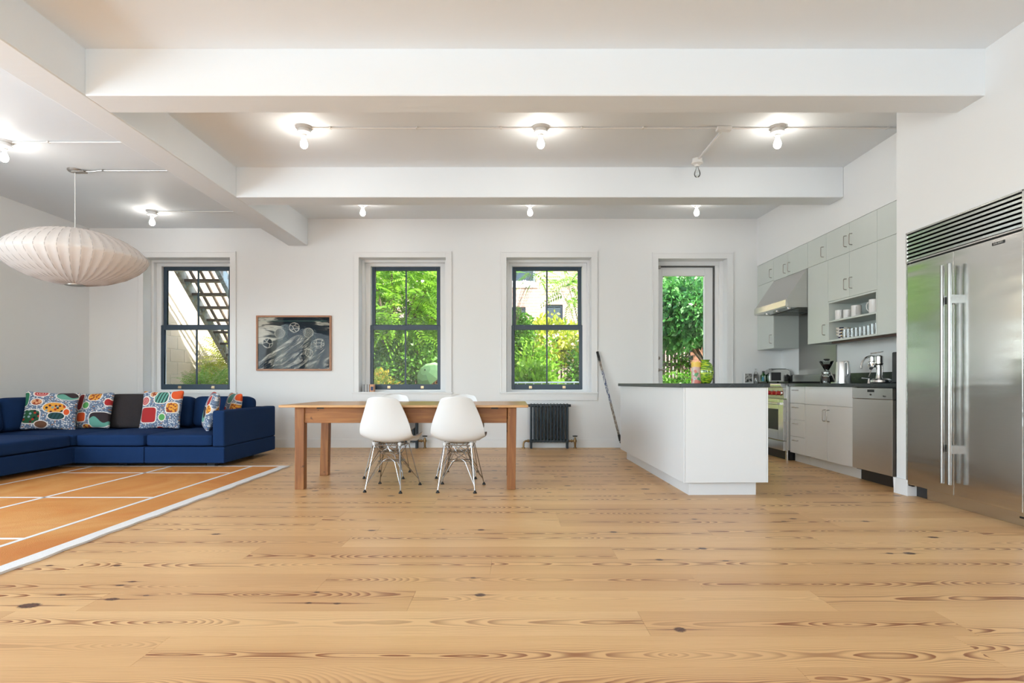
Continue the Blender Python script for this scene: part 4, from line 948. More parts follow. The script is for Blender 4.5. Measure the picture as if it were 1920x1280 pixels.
def bowl_m():
    t = NT('patterned_bowl'); p = t.pos(); v = t.n('ShaderNodeTexVoronoi', {'Vector': t.V('MULTIPLY', p, (1, 1, 1.6)), 'Scale': 34.0})
    c = t.ramp(t.xyz(v.outputs['Color'])[0], [(0, (.75, .72, .66)), (.4, (.02, .018, .06)), (.72, (.72, .45, .10))], 'CONSTANT'); return t.bsdf(c, .25)
bm_ = bowl_m()
for i in range(3):
    o = obj('bowl', MB().lathe([(.0, 0), (.035, 0), (.040, .01), (.062, .035), (.070, .058), (.066, .058), (.057, .035), (.03, .012), (.0, .01)], (0, 0, 0), 24), bm_, None, smooth=True)
    o.location = (3.60, 6.32, ZB+.0205+i*.033); tag(o, ['lowest', 'middle', 'topmost'][i]+' yellow, white and navy patterned bowl of the stack', 'bowl', 'stacked patterned bowls on the lower shelf')
g0 = obj('drinking_glass', MB().lathe([(.0, 0), (.024, 0), (.030, .095), (.0285, .095), (.023, .006), (.0, .006)], (0, 0, 0), 14), M['clear'], None, smooth=True)
tag(g0, 'clear tumbler in the row on the lower shelf', 'glass', 'clear tumblers on the lower shelf')
gy = [6.225+.0, 6.155, 6.085, 6.015, 5.945, 5.875, 5.81, 5.745, 5.68]
od = ['nearest the patterned bowls', 'second from the patterned bowls', 'third from the patterned bowls', 'fourth from the patterned bowls', 'in the middle', 'fourth from the refrigerator end', 'third from the refrigerator end', 'second from the refrigerator end', 'at the refrigerator end']
for i, y in enumerate(gy):
    o = g0 if i == 0 else g0.copy()
    if i: C.objects.link(o)
    o.location = (3.565, y, ZB+.0205); o.scale = (1, 1, 1.12 if y < 5.8 else 1); o['label'] = 'clear tumbler '+od[i]+' of the lower shelf row'
# worktop things
t = thing('kettle', 'tall brushed silver electric kettle on its base', 'kettle', (3.55, 6.22, H))
kx, ky = 3.53, 6.20
obj('base', MB().lathe([(.0, H), (.078, H), (.078, H+.018), (.0, H+.02)], (kx, ky, 0), 28).box(kx-.075, kx+.075, ky, ky+.10, H, H+.012), M['kettle'], t, smooth=True)
obj('body', MB().lathe([(.0, H+.02), (.074, H+.02), (.073, H+.06), (.064, H+.22), (.060, H+.232), (.0, H+.235)], (kx, ky, 0), 32), M['kettle'], t, smooth=True)
obj('handle', MB().tube([(kx, ky-.055, H+.225), (kx-.01, ky-.10, H+.225), (kx-.01, ky-.115, H+.20), (kx-.01, ky-.108, H+.10), (kx, ky-.08, H+.08)], [.009, .011, .011, .011, .009], 10), M['kettle'], t, smooth=True)
t = thing('coffee_jar', 'glass jar of ground coffee beside the kettle', 'jar', (3.5, 6.47, H)); jx, jy = 3.49, 6.46
obj('glass', MB().lathe([(.0, H), (.055, H), (.060, H+.01), (.060, H+.085), (.045, H+.105), (.045, H+.118), (.043, H+.118), (.043, H+.104), (.057, H+.083), (.057, H+.006), (.0, H+.006)], (jx, jy, 0), 24), M['clear'], t, smooth=True)
obj('ground_coffee', MB().lathe([(.0, H+.007), (.056, H+.007), (.056, H+.075), (.0, H+.078)], (jx, jy, 0), 24), M['coffee'], t, smooth=True)
obj('lid', MB().lathe([(.047, H+.112), (.047, H+.13), (.030, H+.133), (.0, H+.133)], (jx, jy, 0), 24), M['clear'], t, smooth=True)
t = thing('coffee_dripper', 'glass cone coffee dripper with dark coffee, behind the jar', 'coffee maker', (3.66, 6.55, H)); jx, jy = 3.605, 6.66
obj('carafe', MB().lathe([(.0, H), (.06, H), (.07, H+.03), (.045, H+.12), (.022, H+.15), (.022, H+.16)], (jx, jy, 0), 24), M['clear'], t, smooth=True)
obj('cone', MB().lathe([(.022, H+.15), (.04, H+.18), (.082, H+.252), (.080, H+.252), (.038, H+.182), (.02, H+.152)], (jx, jy, 0), 24), M['clear'], t, smooth=True)
obj('coffee', MB().lathe([(.020, H+.155), (.036, H+.182), (.060, H+.215), (.0, H+.222)], (jx, jy, 0), 24), M['coffee'], t, smooth=True)
obj('lid', MB().lathe([(.081, H+.252), (.081, H+.256), (.0, H+.258)], (jx, jy, 0), 24), M['clear'], t, smooth=True)
obj('lid_knob', MB().lathe([(.0, H+.256), (.022, H+.258), (.034, H+.268), (.032, H+.280), (.0, H+.284)], (jx, jy, 0), 20), M['black'], t, smooth=True)
obj('stand', MB().tube([(jx+.06, jy-.085, H), (jx+.02, jy-.04, H+.14)], .004, 6), M['nickel'], t)
t = thing('faucet', 'chrome gooseneck faucet over the sink', 'faucet', (3.76, 5.88, H)); fx, fy = 3.745, 5.88
obj('spout', MB().tube([(fx, fy, H), (fx, fy, H+.17)]+arc((fx-.105, fy, H+.17), .105, 0, 165, 12)+[(fx-.215, fy, H+.15)], .0115, 12), M['chrome'], t, smooth=True)
obj('base', MB().lathe([(.0, H), (.028, H), (.028, H+.012), (.018, H+.02), (.018, H+.06), (.0, H+.062)], (fx, fy, 0), 20), M['chrome'], t, smooth=True)
obj('lever', MB().tube([(fx, fy, H+.055), (fx-.03, fy-.03, H+.075), (fx-.05, fy-.05, H+.078)], .005, 8), M['chrome'], t, smooth=True)
t = thing('soap_dispenser', 'small chrome soap dispenser in front of the faucet', 'dispenser', (3.72, 6.08, H))
obj('pump', MB().lathe([(.0, H), (.02, H), (.017, H+.012), (.013, H+.05), (.0, H+.052)], (3.70, 6.02, 0), 14).tube([(3.70, 6.02, H+.045), (3.62, 6.02, H+.055)], .006, 8), M['chrome'], t, smooth=True)
t = thing('espresso_machine', 'chrome lever espresso machine next to the refrigerator wall', 'coffee machine', (3.55, 5.3, H)); ex, ey = 3.46, 5.37
obj('base', MB().lathe([(.0, H), (.075, H), (.088, H+.012), (.086, H+.03), (.065, H+.045), (.0, H+.047)], (ex, ey+.08, 0), 32), M['chrome'], t, smooth=True)
bx('boiler_case', ex+.0, ex+.12, ey-.20, ey-.07, H, H+.285, M['black'], t, bevel=.012)
obj('group_column', MB().lathe([(.0, H+.045), (.03, H+.045), (.024, H+.08), (.024, H+.17), (.036, H+.185), (.036, H+.25), (.02, H+.26), (.0, H+.262)], (ex-.03, ey+.06, 0), 20), M['chrome'], t, smooth=True)
obj('grouphead', MB().lathe([(.0, H+.15), (.034, H+.15), (.038, H+.165), (.038, H+.20), (.022, H+.21), (.022, H+.25), (.0, H+.252)], (ex-.04, ey+.15, 0), 20).tube([(ex-.03, ey+.06, H+.19), (ex-.04, ey+.15, H+.18)], .016, 10), M['chrome'], t, smooth=True)
obj('lever', MB().tube([(ex-.04, ey+.15, H+.25), (ex-.04, ey+.17, H+.285), (ex-.04, ey+.04, H+.29), (ex-.03, ey+.0, H+.295)], .005, 8), M['chrome'], t, smooth=True)
obj('portafilter', MB().tube([(ex-.045, ey+.15, H+.155), (ex-.06, ey+.12, H+.148), (ex-.09, ey+.09, H+.14)], [.012, .012, .014], 10), M['black'], t, smooth=True)
obj('steam_pipe', MB().tube([(ex-.04, ey+.10, H+.19), (ex-.07, ey+.12, H+.12), (ex-.09, ey+.12, H+.06)], .004, 8), M['chrome'], t, smooth=True)
t = thing('toaster', 'rounded stainless two-slot toaster in the far corner', 'toaster', (3.68, 7.98, H)); tx0, tx1, ty0, ty1 = 3.50, 3.82, 7.92, 8.12
prof = [(tx0+.01, H+.01), (tx0+.004, H+.12), (tx0+.02, H+.165), (tx0+.055, H+.192), (tx0+.12, H+.20), (tx1-.12, H+.20), (tx1-.055, H+.192), (tx1-.02, H+.165), (tx1-.004, H+.12), (tx1-.01, H+.01)]
obj('body', MB().prism(prof, 'y', ty0, ty1), M['toaster'], t, bevel=.01, seg=3)
obj('base', MB().box(tx0+.015, tx1-.015, ty0+.01, ty1-.01, H, H+.015), M['black'], t)
obj('slot', MB().box(tx0+.06, tx1-.06, ty0+.05, ty0+.075, H+.199, H+.203).box(tx0+.06, tx1-.06, ty1-.075, ty1-.05, H+.199, H+.203), M['black'], t)
obj('glass_front', MB().box(tx0+.03, tx0+.165, ty0-.003, ty0+.01, H+.04, H+.15), M['dark_steel'], t, bevel=.004)
obj('dial', MB().lathe([(.0, 0), (.018, 0), (.018, -.02), (.0, -.022)], (tx1-.07, ty0, H+.10), 14, 'y').box(tx1-.072, tx1-.068, ty0-.004, ty0+.002, H+.03, H+.13), M['black'], t, smooth=True)
o = obj('bottle', MB().lathe([(.0, 0), (.030, 0), (.032, .01), (.032, .12), (.012, .165), (.012, .20), (.015, .205), (.0, .206)], (0, 0, 0), 18), M['clear'], None, smooth=True); o.location = (3.40, 8.10, H); tag(o, 'tall clear glass bottle in the far kitchen corner', 'bottle')
t = thing('bottle', 'square dark green bottle beside the toaster', 'bottle', (3.475, 8.04, H))
obj('body', MB().box(3.445, 3.505, 8.01, 8.07, H, H+.12), M['green_bottle'], t, bevel=.014, seg=3)
obj('neck', MB().lathe([(.026, H+.12), (.014, H+.14), (.014, H+.15)], (3.475, 8.04, 0), 14), M['green_bottle'], t, smooth=True)
obj('cap', MB().lathe([(.017, H+.15), (.017, H+.17), (.0, H+.171)], (3.475, 8.04, 0), 14), M['black'], t, smooth=True)
bx('paper_label', 3.444, 3.47, 8.008, 8.010, H+.03, H+.09, plain('blue_label', (.10, .35, .50), .5, nscale=30), t)
t = thing('photo_frame', 'small white photo frame standing on the far worktop', 'frame', (3.33, 8.22, H))
obj('frame', rect_frame(MB(), 3.275, 3.405, H, H+.15, .014, .014, .014, .014, 8.20, 8.22), M['trim'], t, bevel=.002)
def bw():
    t = NT('grey_photo'); n = t.noise(t.pos(), 30, 4); return t.bsdf(t.ramp(n, [(.4, (.02, .02, .02)), (.55, (.45, .44, .42))]), .5)
bx('photo', 3.289, 3.391, 8.208, 8.214, H+.014, H+.136, bw(), t)
o = obj('pepper_mill', MB().lathe([(.0, 0), (.022, 0), (.020, .03), (.014, .06), (.018, .11), (.020, .13), (.0, .135)], (0, 0, 0), 16), M['black'], None, smooth=True); o.location = (3.435, 8.20, H); tag(o, 'black pepper mill between the photo frame and clear bottle', 'pepper mill')

# ------------------------------------------------------------------ refrigerator
FX = 3.222
t = thing('refrigerator', 'built-in two-door stainless refrigerator with louvred top grille', 'refrigerator', (3.5, 4.2, 0))
SP = 4.24
bx('body', FX+.03, XR-.01, FY0+.006, FY1-.006, .10, 2.13, M['dark_steel'], t)
for y0, y1 in ((SP+.002, FY1-.012), (FY0+.012, SP-.002)):
    d = bx('door', FX, FX+.03, y0, y1, .098, 1.882, M['fridge'], t, bevel=.003)
    yh = SP+.036 if y0 > SP else SP-.036
    h = obj('handle', MB().tube([(FX-.058, yh, .185), (FX-.058, yh, 1.785)], .0145, 14), M['bar'], d, smooth=True)
    for z in (.438, 1.528): bx('handle_bracket', FX-.055, FX, yh-.010, yh+.010, z-.030, z+.030, M['bar'], h)
    if y0 < SP:
        b = bx('badge', FX-.003, FX, 3.80, 3.90, 1.838, 1.858, M['dark_steel'], d, bevel=.001)
        text('lettering', 'SUB-ZERO', .0165, (FX-.0035, 3.85, 1.848), RXN, M['kettle'], b, .0003)
mb = MB().box(FX-.006, FX+.04, FY0, FY0+.012, 1.895, 2.14).box(FX-.006, FX+.04, FY1-.012, FY1, 1.895, 2.14).box(FX-.006, FX+.04, FY0, FY1, 2.128, 2.142).box(FX-.004, FX+.04, FY0, FY1, 1.892, 1.904)
g = obj('grille_frame', mb, M['steel'], t, bevel=.002)
bx('grille_back', FX+.03, FX+.04, FY0+.01, FY1-.01, 1.90, 2.13, M['dark_steel'], g)
for i in range(7):
    z = 1.906+i*.0318
    obj('louvre', MB().prism([(FX+.001, z+.004), (FX-.002, z+.020), (FX+.024, z+.031), (FX+.026, z+.029), (FX+.002, z+.018), (FX+.004, z+.004)], 'y', FY0+.012, FY1-.012), M['bright_steel'], g)
obj('side_trim', MB().box(FX-.002, FX+.02, FY0, FY0+.010, .09, 1.892).box(FX-.002, FX+.02, FY1-.010, FY1, .09, 1.892), M['steel'], t)
bx('kick_plate', FX+.055, FX+.07, FY0+.01, FY1-.16, .0, .094, M['steel'], t, bevel=.002)
bx('kick_void', FX+.075, FX+.3, FY0+.01, FY1-.01, .0, .094, M['dark_steel'], t)
bx('hinge', FX+.006, FX+.03, FY1-.06, FY1-.012, .085, .098, M['black'], t, bevel=.002)
bx('vent_slot', FX+.052, FX+.056, 3.69, 3.75, .05, .062, M['black'], t)

# ------------------------------------------------------------------ small things on the sill
z = .7965
cols = [(.55, .55, .56), (.30, .29, .30), (.70, .69, .68), (.36, .34, .33), (.62, .62, .64)]
for i in range(5):
    x = -2.155+i*.0195
    o = bx('slim_case', x, x+.015, D+.06, D+.17, z, z+.108, plain('case_%d' % i, cols[i], .4, nscale=40), bevel=.001)
    tag(o, ['grey slim case at the reveal end of the sill row', 'dark grey slim case, second in the sill row', 'pale slim case in the middle of the sill row', 'dark slim case, fourth in the sill row', 'light grey slim case next to the orange box'][i], 'case', 'slim cases on the window sill')
t = thing('small_box', 'small orange box with dark blue window on the sill', 'box', (-2.03, D+.1, z))
bx('carton', -2.052, -1.992, D+.05, D+.15, z, z+.108, plain('peach_card', (.70, .38, .22), .6, nscale=30), t, bevel=.001)
bx('label_panel', -2.035, -1.998, D+.0485, D+.05, z+.02, z+.075, plain('navy_card', (.03, .05, .14), .5, nscale=30), t)

# ------------------------------------------------------------------ outside
def ground_m():
    t = NT('garden_soil'); p = t.world(); n = t.noise(p, 3, 6, .7); return t.bsdf(t.ramp(n, [(.35, (.09, .07, .045)), (.55, (.10, .14, .04)), (.7, (.18, .22, .07))]), .95, bump=n, bs=.5, bd=.05)
struct(bx('ground', -30, 30, D+.40, 45, -.6, -.25, ground_m()))
def block_m():
    t = NT('concrete_block'); p = t.world(); n = t.noise(p, 3, 5, .6); f = t.noise(p, 60, 4, .6)
    c = t.mix(n, (.42, .345, .25), (.54, .455, .345)); c = t.mix(t.M('MULTIPLY', f, .25), c, (.30, .25, .19))
    c = t.mix(t.M('MULTIPLY', t.rnd(), .25), c, (.60, .50, .38)); return t.bsdf(c, .9, bump=f, bs=.4, bd=.006)
bw_ = block_m()
t = thing('block_wall', 'tan concrete block boundary wall beside the iron stair', 'wall', (-6.3, 12, 0))
bx('mortar_core', -6.6, -6.206, 8.8, 18, -.3, 4.6, plain('mortar', (.55, .50, .42), .95, nscale=30), t)
bme = None
for r_ in range(19):
    for c_ in range(14):
        y = 9.2+c_*.45+(r_ % 2)*.225; z = -.1+r_*.235
        if bme is None:
            o = obj('block', MB().box(-.004, .0, .006, .444, .006, .229), bw_, None, bevel=.004); bme = o.data; b0 = o
            o.parent = t
        else:
            o = b0.copy(); C.objects.link(o)
        o.location = (-6.2+6.3, y-12, z)
# iron stair descending into the yard
def iron_m(col):
    t = NT('weathered_iron'); n = t.noise(t.world(), 9, 5, .6); return t.bsdf(t.mix(t.step(n, .45, .7), col, (.17, .12, .085)), .6, bump=n, bs=.2)
IR1 = iron_m((.46, .42, .35)); IR2 = iron_m((.40, .47, .52)); IR3 = iron_m((.10, .075, .06))
t = thing('garden_stair', 'open-tread iron stair descending past the leftmost window', 'stairs', (-5.0, 10, -.25))
sl = .19/.23
def zl(y): return 2.60-(y-9.5)*sl
y0, y1 = 8.74, 12.7
for x, m, hw in ((-5.34, IR1, .02), (-4.66, IR2, .02)):
    obj('stringer', MB().hexa([(x-hw, y0, zl(y0)-.14), (x+hw, y0, zl(y0)-.14), (x+hw, y1, zl(y1)-.14), (x-hw, y1, zl(y1)-.14)], [(x-hw, y0, zl(y0)+.12), (x+hw, y0, zl(y0)+.12), (x+hw, y1, zl(y1)+.12), (x-hw, y1, zl(y1)+.12)]), m, t)
    s2 = .05 if x < -5 else -.05
    obj('stringer_flange', MB().hexa([(x, y0, zl(y0)-.15), (x+s2, y0, zl(y0)-.15), (x+s2, y1, zl(y1)-.15), (x, y1, zl(y1)-.15)], [(x, y0, zl(y0)-.135), (x+s2, y0, zl(y0)-.135), (x+s2, y1, zl(y1)-.135), (x, y1, zl(y1)-.135)]), m, t)
for k_ in range(-3, 14):
    y = 9.5+k_*.23; z = zl(y)
    obj('tread', MB().box(-5.32, -4.68, y-.06, y+.16, z-.015, z+.012).box(-5.32, -4.68, y-.07, y-.06, z-.03, z+.012), IR3, t)
    b = MB()
    b.prism([(y-.06, z-.015), (y+.10, z-.015), (y+.02, z-.07), (y-.05, z-.13)], 'x', -5.32, -5.30)
    obj('tread_bracket', b, IR2, t)
for x in (-5.36, -4.62):
    for hgt in (.34, .66, .98): obj('rail', MB().tube([(x, y0, zl(y0)+hgt), (x, y1, zl(y1)+hgt)], .026, 8), IR3, t, smooth=True)
    for y in (9.2, 11.0, 12.6): obj('baluster', MB().tube([(x, y, zl(y)), (x, y, zl(y)+.98)], .019, 8), IR3, t, smooth=True)
# foliage
def leaf_m(name, a, b, trans=.45):
    t = NT(name); r = t.noise(t.world(), 2.6, 4, .6); f = t.noise(t.world(), 26, 2)
    c = t.mix(t.M('ADD', t.M('MULTIPLY', t.step(r, .35, .65), .55), t.M('MULTIPLY', t.step(f, .35, .65), .45)), a, b)
    d = t.n('ShaderNodeBsdfPrincipled', {'Base Color': c, 'Roughness': .42}); tl = t.n('ShaderNodeBsdfTranslucent', {0: c})
    mx = t.n('ShaderNodeMixShader', {0: trans, 1: d.outputs[0], 2: tl.outputs[0]}); t.t.links.new(mx.outputs[0], t.out.inputs[0]); return t.m
LG = leaf_m('leaf_bright_green', (.10, .26, .015), (.26, .46, .035)); LD = leaf_m('leaf_mid_green', (.045, .15, .012), (.13, .30, .03))
LY = leaf_m('leaf_yellow_green', (.26, .36, .03), (.52, .52, .05)); LB = leaf_m('leaf_cool_green', (.03, .15, .03), (.11, .32, .07), .3)
FY = leaf_m('flower_yellow', (.75, .42, .02), (.85, .65, .08)); FW = leaf_m('flower_pale', (.45, .55, .50), (.8, .8, .72)); LR = leaf_m('leaf_russet', (.20, .09, .05), (.36, .20, .08))
BARK = plain('bark', (.09, .06, .04), .9, nscale=14, namp=.4)
def quads(P, A, B, L, Wd):
    """leaf = diamond quad at P, axis A (length L), side B (width Wd)"""
    n = len(P); v = np.empty((n, 4, 3))
    v[:, 0] = P; v[:, 1] = P+A*L*.45+B*Wd*.5; v[:, 2] = P+A*L; v[:, 3] = P+A*L*.45-B*Wd*.5
    return v.reshape(-1, 3)
def unit(a): return a/np.maximum(np.linalg.norm(a, axis=1, keepdims=True), 1e-6)
def leaf_obj(name, V, mat, parent):
    n = len(V)//4; off = np.array(root_of(parent)); V = V-off
    me = bpy.data.meshes.new(name); me.vertices.add(len(V)); me.vertices.foreach_set('co', V.astype(np.float32).ravel())
    me.loops.add(n*4); me.loops.foreach_set('vertex_index', np.arange(n*4, dtype=np.int32)); me.polygons.add(n)
    me.polygons.foreach_set('loop_start', np.arange(0, n*4, 4, dtype=np.int32)); me.update(calc_edges=True); me.materials.append(mat)
    o = bpy.data.objects.new(name, me); C.objects.link(o); o.parent = parent; return stuff(o)
def in_ell(n, c, r, shell=.5):
    d = unit(rng.normal(size=(n, 3))); rad = (shell+(1-shell)*rng.random((n, 1)))
    lump = 1+.16*np.sin(d[:, :1]*7+c[0])*np.cos(d[:, 2:]*6+c[1])
    return np.array(c)+d*rad*lump*np.array(r), d
def simple_leaves(n, c, r, L, shell=.45, droop=-.2):
    P, d = in_ell(n, c, r, shell); A = unit(d+rng.normal(size=(n, 3))*.8+np.array([0, 0, droop])); B = unit(np.cross(A, rng.normal(size=(n, 3))))
    s = (L*(.6+.8*rng.random((n, 1))))
    return quads(P, A, B, s, s*.5)
def fronds(n, c, r, L, pairs=9, ll=.09, shell=.45, droop=-.5):
    P, d = in_ell(n, c, r, shell); A = unit(d*.8+rng.normal(size=(n, 3))*.6+np.array([0, 0, .1])); nrm = unit(np.array([0, -.35, 1.])+rng.normal(size=(n, 3))*.35); B = unit(np.cross(A, nrm))
    out = []; s = L*(.6+.8*rng.random((n, 1)))
    for i in range(pairs):
        f = (i+1)/pairs; Q = P+A*s*f+np.array([0, 0, droop])*s*f*f*.5
        for sg in (-1, 1):
            a = unit(B*sg+A*.35+np.array([0, 0, -.25])); b = unit(np.cross(a, nrm)); l = ll*(1.1-.5*f)*s/L
            out.append(quads(Q, a, b, l, l*.30))
    return np.concatenate(out)
def tree(name, label, cat, x, y, c, r, kind, n, L, mat, trunk=.05, group='garden trees and shrubs', extra=None, shell=.45, **k):
    t = thing(name, label, cat, (x, y, -.25), group)
    V = (fronds if kind == 'frond' else simple_leaves)(n, c, r, L, shell=shell, **k)
    leaf_obj('foliage', V, mat, t)
    if extra: leaf_obj('blossom', simple_leaves(extra[0], c, [q*1.02 for q in r], extra[1], .85), extra[2], t)
    if trunk:
        mb = MB().tube([(x, y, -.25), (x+.05, y, c[2]*.5), (c[0], c[1], c[2])], [trunk, trunk*.8, trunk*.4], 8)
        for i in range(7):
            a = i*2.4; mb.tube([(c[0]*.3+x*.7, c[1]*.3+y*.7, c[2]*.55), (c[0]+r[0]*.4*math.cos(a), c[1]+r[1]*.4*math.sin(a), c[2]+r[2]*(.1+.4*math.sin(i))), (c[0]+r[0]*.85*math.cos(a), c[1]+r[1]*.85*math.sin(a), c[2]+r[2]*(.1+.75*math.sin(i)))], [trunk*.5, trunk*.3, trunk*.12], 5)
        obj('trunk', mb, BARK, t, smooth=True)
    return t
# seen through the leafy window
tree('feather_leaf_tree', 'bright green feather-leaved tree filling the leafy window', 'tree', -2.6, 12.6, (-2.5, 12.3, 2.75), (1.7, 1.3, 1.15), 'frond', 1500, .42, LG, .06, ll=.12)
tree('dense_tree', 'mid green tree behind the feather-leaved one', 'tree', -2.9, 14.2, (-3.0, 14.2, 2.6), (2.2, 1.1, 1.9), 'leaf', 11000, .13, LG, .08)
tree('shrub', 'dark green shrub below the feather-leaved tree', 'shrub', -2.0, 12.2, (-2.0, 12.4, 1.15), (1.35, .9, .70), 'leaf', 7000, .10, LD, .03)
tree('flower_bush', 'yellow flowering bush low in the leafy window', 'bush', -2.7, 11.3, (-2.65, 11.3, .55), (.62, .5, .62), 'leaf', 2400, .08, LY, .02, extra=(900, .06, FY))
tree('flower_bush', 'pale flowering bush beneath the yellow one', 'bush', -2.2, 10.6, (-2.2, 10.6, .30), (.65, .4, .52), 'leaf', 2500, .07, LB, .02, extra=(700, .05, FW))
tree('shrub', 'russet leaved shrub beside the green parasol', 'shrub', -1.35, 12, (-1.35, 11.9, .95), (.42, .35, .38), 'leaf', 1500, .08, LR, .02)
tree('hedge_plant', 'light green hedge plant at the foot of the leafy window', 'bush', -1.4, 10.9, (-1.5, 10.9, .35), (.75, .3, .48), 'leaf', 2600, .08, LG, .02)
# seen through the radiator window
tree('yellow_shrub', 'yellow-green shrub in the middle of the radiator window', 'shrub', .75, 13, (.75, 13.0, 1.85), (.95, .6, .60), 'leaf', 2600, .11, LY, .03)
tree('shrub', 'tall loose yellow-green shrub low in the radiator window', 'shrub', .35, 12, (.40, 12.0, 1.05), (.62, .5, .95), 'leaf', 2600, .09, LG, .03, shell=.3)
tree('shrub', 'dark green round shrub at the left of the radiator window', 'shrub', .05, 12.6, (.0, 12.4, 1.95), (.48, .4, .55), 'leaf', 3200, .09, LD, .03)
tree('bamboo_clump', 'upright green bamboo clump near the ladder', 'plant', .35, 11.2, (.40, 11.2, .72), (.50, .35, .62), 'leaf', 2400, .14, LG, .02, shell=.1, droop=.4)
tree('shrub', 'leafy shrub in front of the iron trellis', 'shrub', 1.3, 12.2, (1.45, 12.4, .95), (.36, .3, .8), 'leaf', 1300, .10, LD, .02, shell=.2)
tree('overhanging_branch', 'thin leafy branches hanging at the top of the radiator window', 'branch', 1.5, 11.0, (1.15, 11.2, 2.9), (.55, .5, .75), 'frond', 100, .34, LG, .010, ll=.09, shell=.1)
tree('overhanging_branch', 'small twig of leaves hanging in the radiator window top left', 'branch', -.3, 11.5, (.42, 11.4, 3.15), (.28, .3, .42), 'frond', 45, .34, LG, .008, ll=.09, shell=.1)
# seen through the garden door
tree('maple_tree', 'dense green tree spreading behind the garden door', 'tree', 4.2, 12.2, (3.65, 11.9, 2.35), (1.15, .9, .75), 'leaf', 9500, .12, LB, .07, shell=.5)
tree('maple_tree', 'yellow tinged tree above and behind the garden door', 'tree', 4.6, 14.5, (4.4, 14.6, 3.6), (1.4, .8, .85), 'leaf', 4500, .12, LD, .07)
tree('hedge_plant', 'low green hedge outside the garden door', 'bush', 3.2, 10.9, (3.1, 10.9, .72), (.75, .3, .42), 'leaf', 3400, .07, LD, .02)
tree('climbing_plant', 'climber on the fence behind the garden door', 'plant', 3.6, 12.8, (3.75, 12.85, 1.45), (.75, .12, .85), 'leaf', 520, .09, LD, .02, shell=.05)
# by the stair
tree('fern_bush', 'bright yellow-green feathery bush between the block wall and the iron stair', 'bush', -5.62, 11.6, (-5.60, 11.6, 1.12), (.34, .5, .78), 'frond', 480, .34, LY, .03, ll=.085, pairs=9)
tree('fern_bush', 'feathery green bush under the iron stair', 'bush', -4.75, 9.95, (-4.72, 9.95, .66), (.50, .4, .50), 'frond', 260, .34, LG, .03, ll=.085, pairs=9)
tree('fern_bush', 'low dark green fern in the bottom of the leftmost window', 'bush', -5.15, 9.4, (-4.98, 9.45, .72), (.42, .3, .30), 'frond', 240, .32, LG, .02, ll=.08, pairs=9)
# brick building beyond the garden
def brick_m(name, a, b, mo, rot, scale=1.0):
    t = NT(name); p = t.world(); x, y, z = t.xyz(p)
    q = t.comb(x if rot == 'y' else y, z, 0.)
    br = t.n('ShaderNodeTexBrick', {'Vector': q, 'Color1': a, 'Color2': b, 'Mortar': mo, 'Scale': 1.0, 'Mortar Size': .012*scale, 'Brick Width': .22*scale, 'Row Height': .075*scale, 'Mortar Smooth': .2})
    n = t.noise(p, .8, 5, .6); c = t.mix(t.M('MULTIPLY', n, .5), br.outputs[0], (.30, .23, .20))
    return t.bsdf(c, .9, bump=br.outputs[1], bs=.5, bd=.01)
BR = brick_m('old_brick', (.27, .155, .12), (.20, .12, .10), (.30, .26, .22), 'y', 1.6)
t = thing('brick_building', 'pinkish brick building far beyond the garden', 'building', (0, 23.5, -.25))
mb = MB(); WX = [(-.1, .95, 5.0, 7.2), (1.35, 2.05, 2.95, 4.1), (-1.6, .55, 3.1, 4.0)]
xsb = [-14, -1.6, -.1, .55, .95, 1.35, 2.05, 14]
for a_, b_ in zip(xsb[:-1], xsb[1:]):
    holes = sorted([(w[2], w[3]) for w in WX if w[0] <= a_+1e-6 and w[1] >= b_-1e-6]); z_ = -.25
    for h0, h1 in holes: mb.box(a_, b_, 23.5, 24.0, z_, h0); z_ = h1
    mb.box(a_, b_, 23.5, 24.0, z_, 13)
obj('facade', mb, BR, t)
for i, (a_, b_, c_, d_) in enumerate(WX):
    w_i = obj('window', rect_frame(MB(), a_, b_, c_, d_, .08, .08, .08, .08, 23.62, 23.72).box(a_+.08, b_-.08, 23.64, 23.70, (c_+d_)/2-.04, (c_+d_)/2+.04), M['trim'] if i == 0 else M['radiator'], t)
    bx('pane', a_+.08, b_-.08, 23.72, 23.74, c_+.08, d_-.08, M['pane_dark'], w_i)
    bx('room_behind', a_-.02, b_+.02, 23.9, 24.0, c_-.02, d_+.02, plain('shade_blind', (.75, .78, .8) if i == 0 else (.04, .05, .05), .8, nscale=2), w_i)
    bx('lintel', a_-.12, b_+.12, 23.46, 23.56, c_-.22, c_-.02, plain('lintel_stone', (.62, .58, .52), .9, nscale=4), t)
# brick pier by the door
t = thing('brick_pier', 'red brick pier behind the garden door', 'pillar', (4.1, 12.9, -.25))
bx('core', 3.975, 4.33, 12.75, 13.1, -.25, 3.6, plain('pier_mortar', (.40, .33, .28), .9, nscale=20), t)
RB = plain('red_brick', (.20, .095, .06), .9, nscale=12, namp=.3); pm = None
for r_ in range(34):
    for c_ in range(2):
        x = 3.965+c_*.19-(.06 if r_ % 2 else 0)
        if pm is None: o = obj('brick', MB().box(.003, .187, 0, .03, .004, .084), RB, None, bevel=.002); pm = o.data; o.parent = t
        else: o = bpy.data.objects.new('brick', pm); C.objects.link(o); o.parent = t
        o.location = (x-4.1, 12.735-12.9, .1+.088*r_)
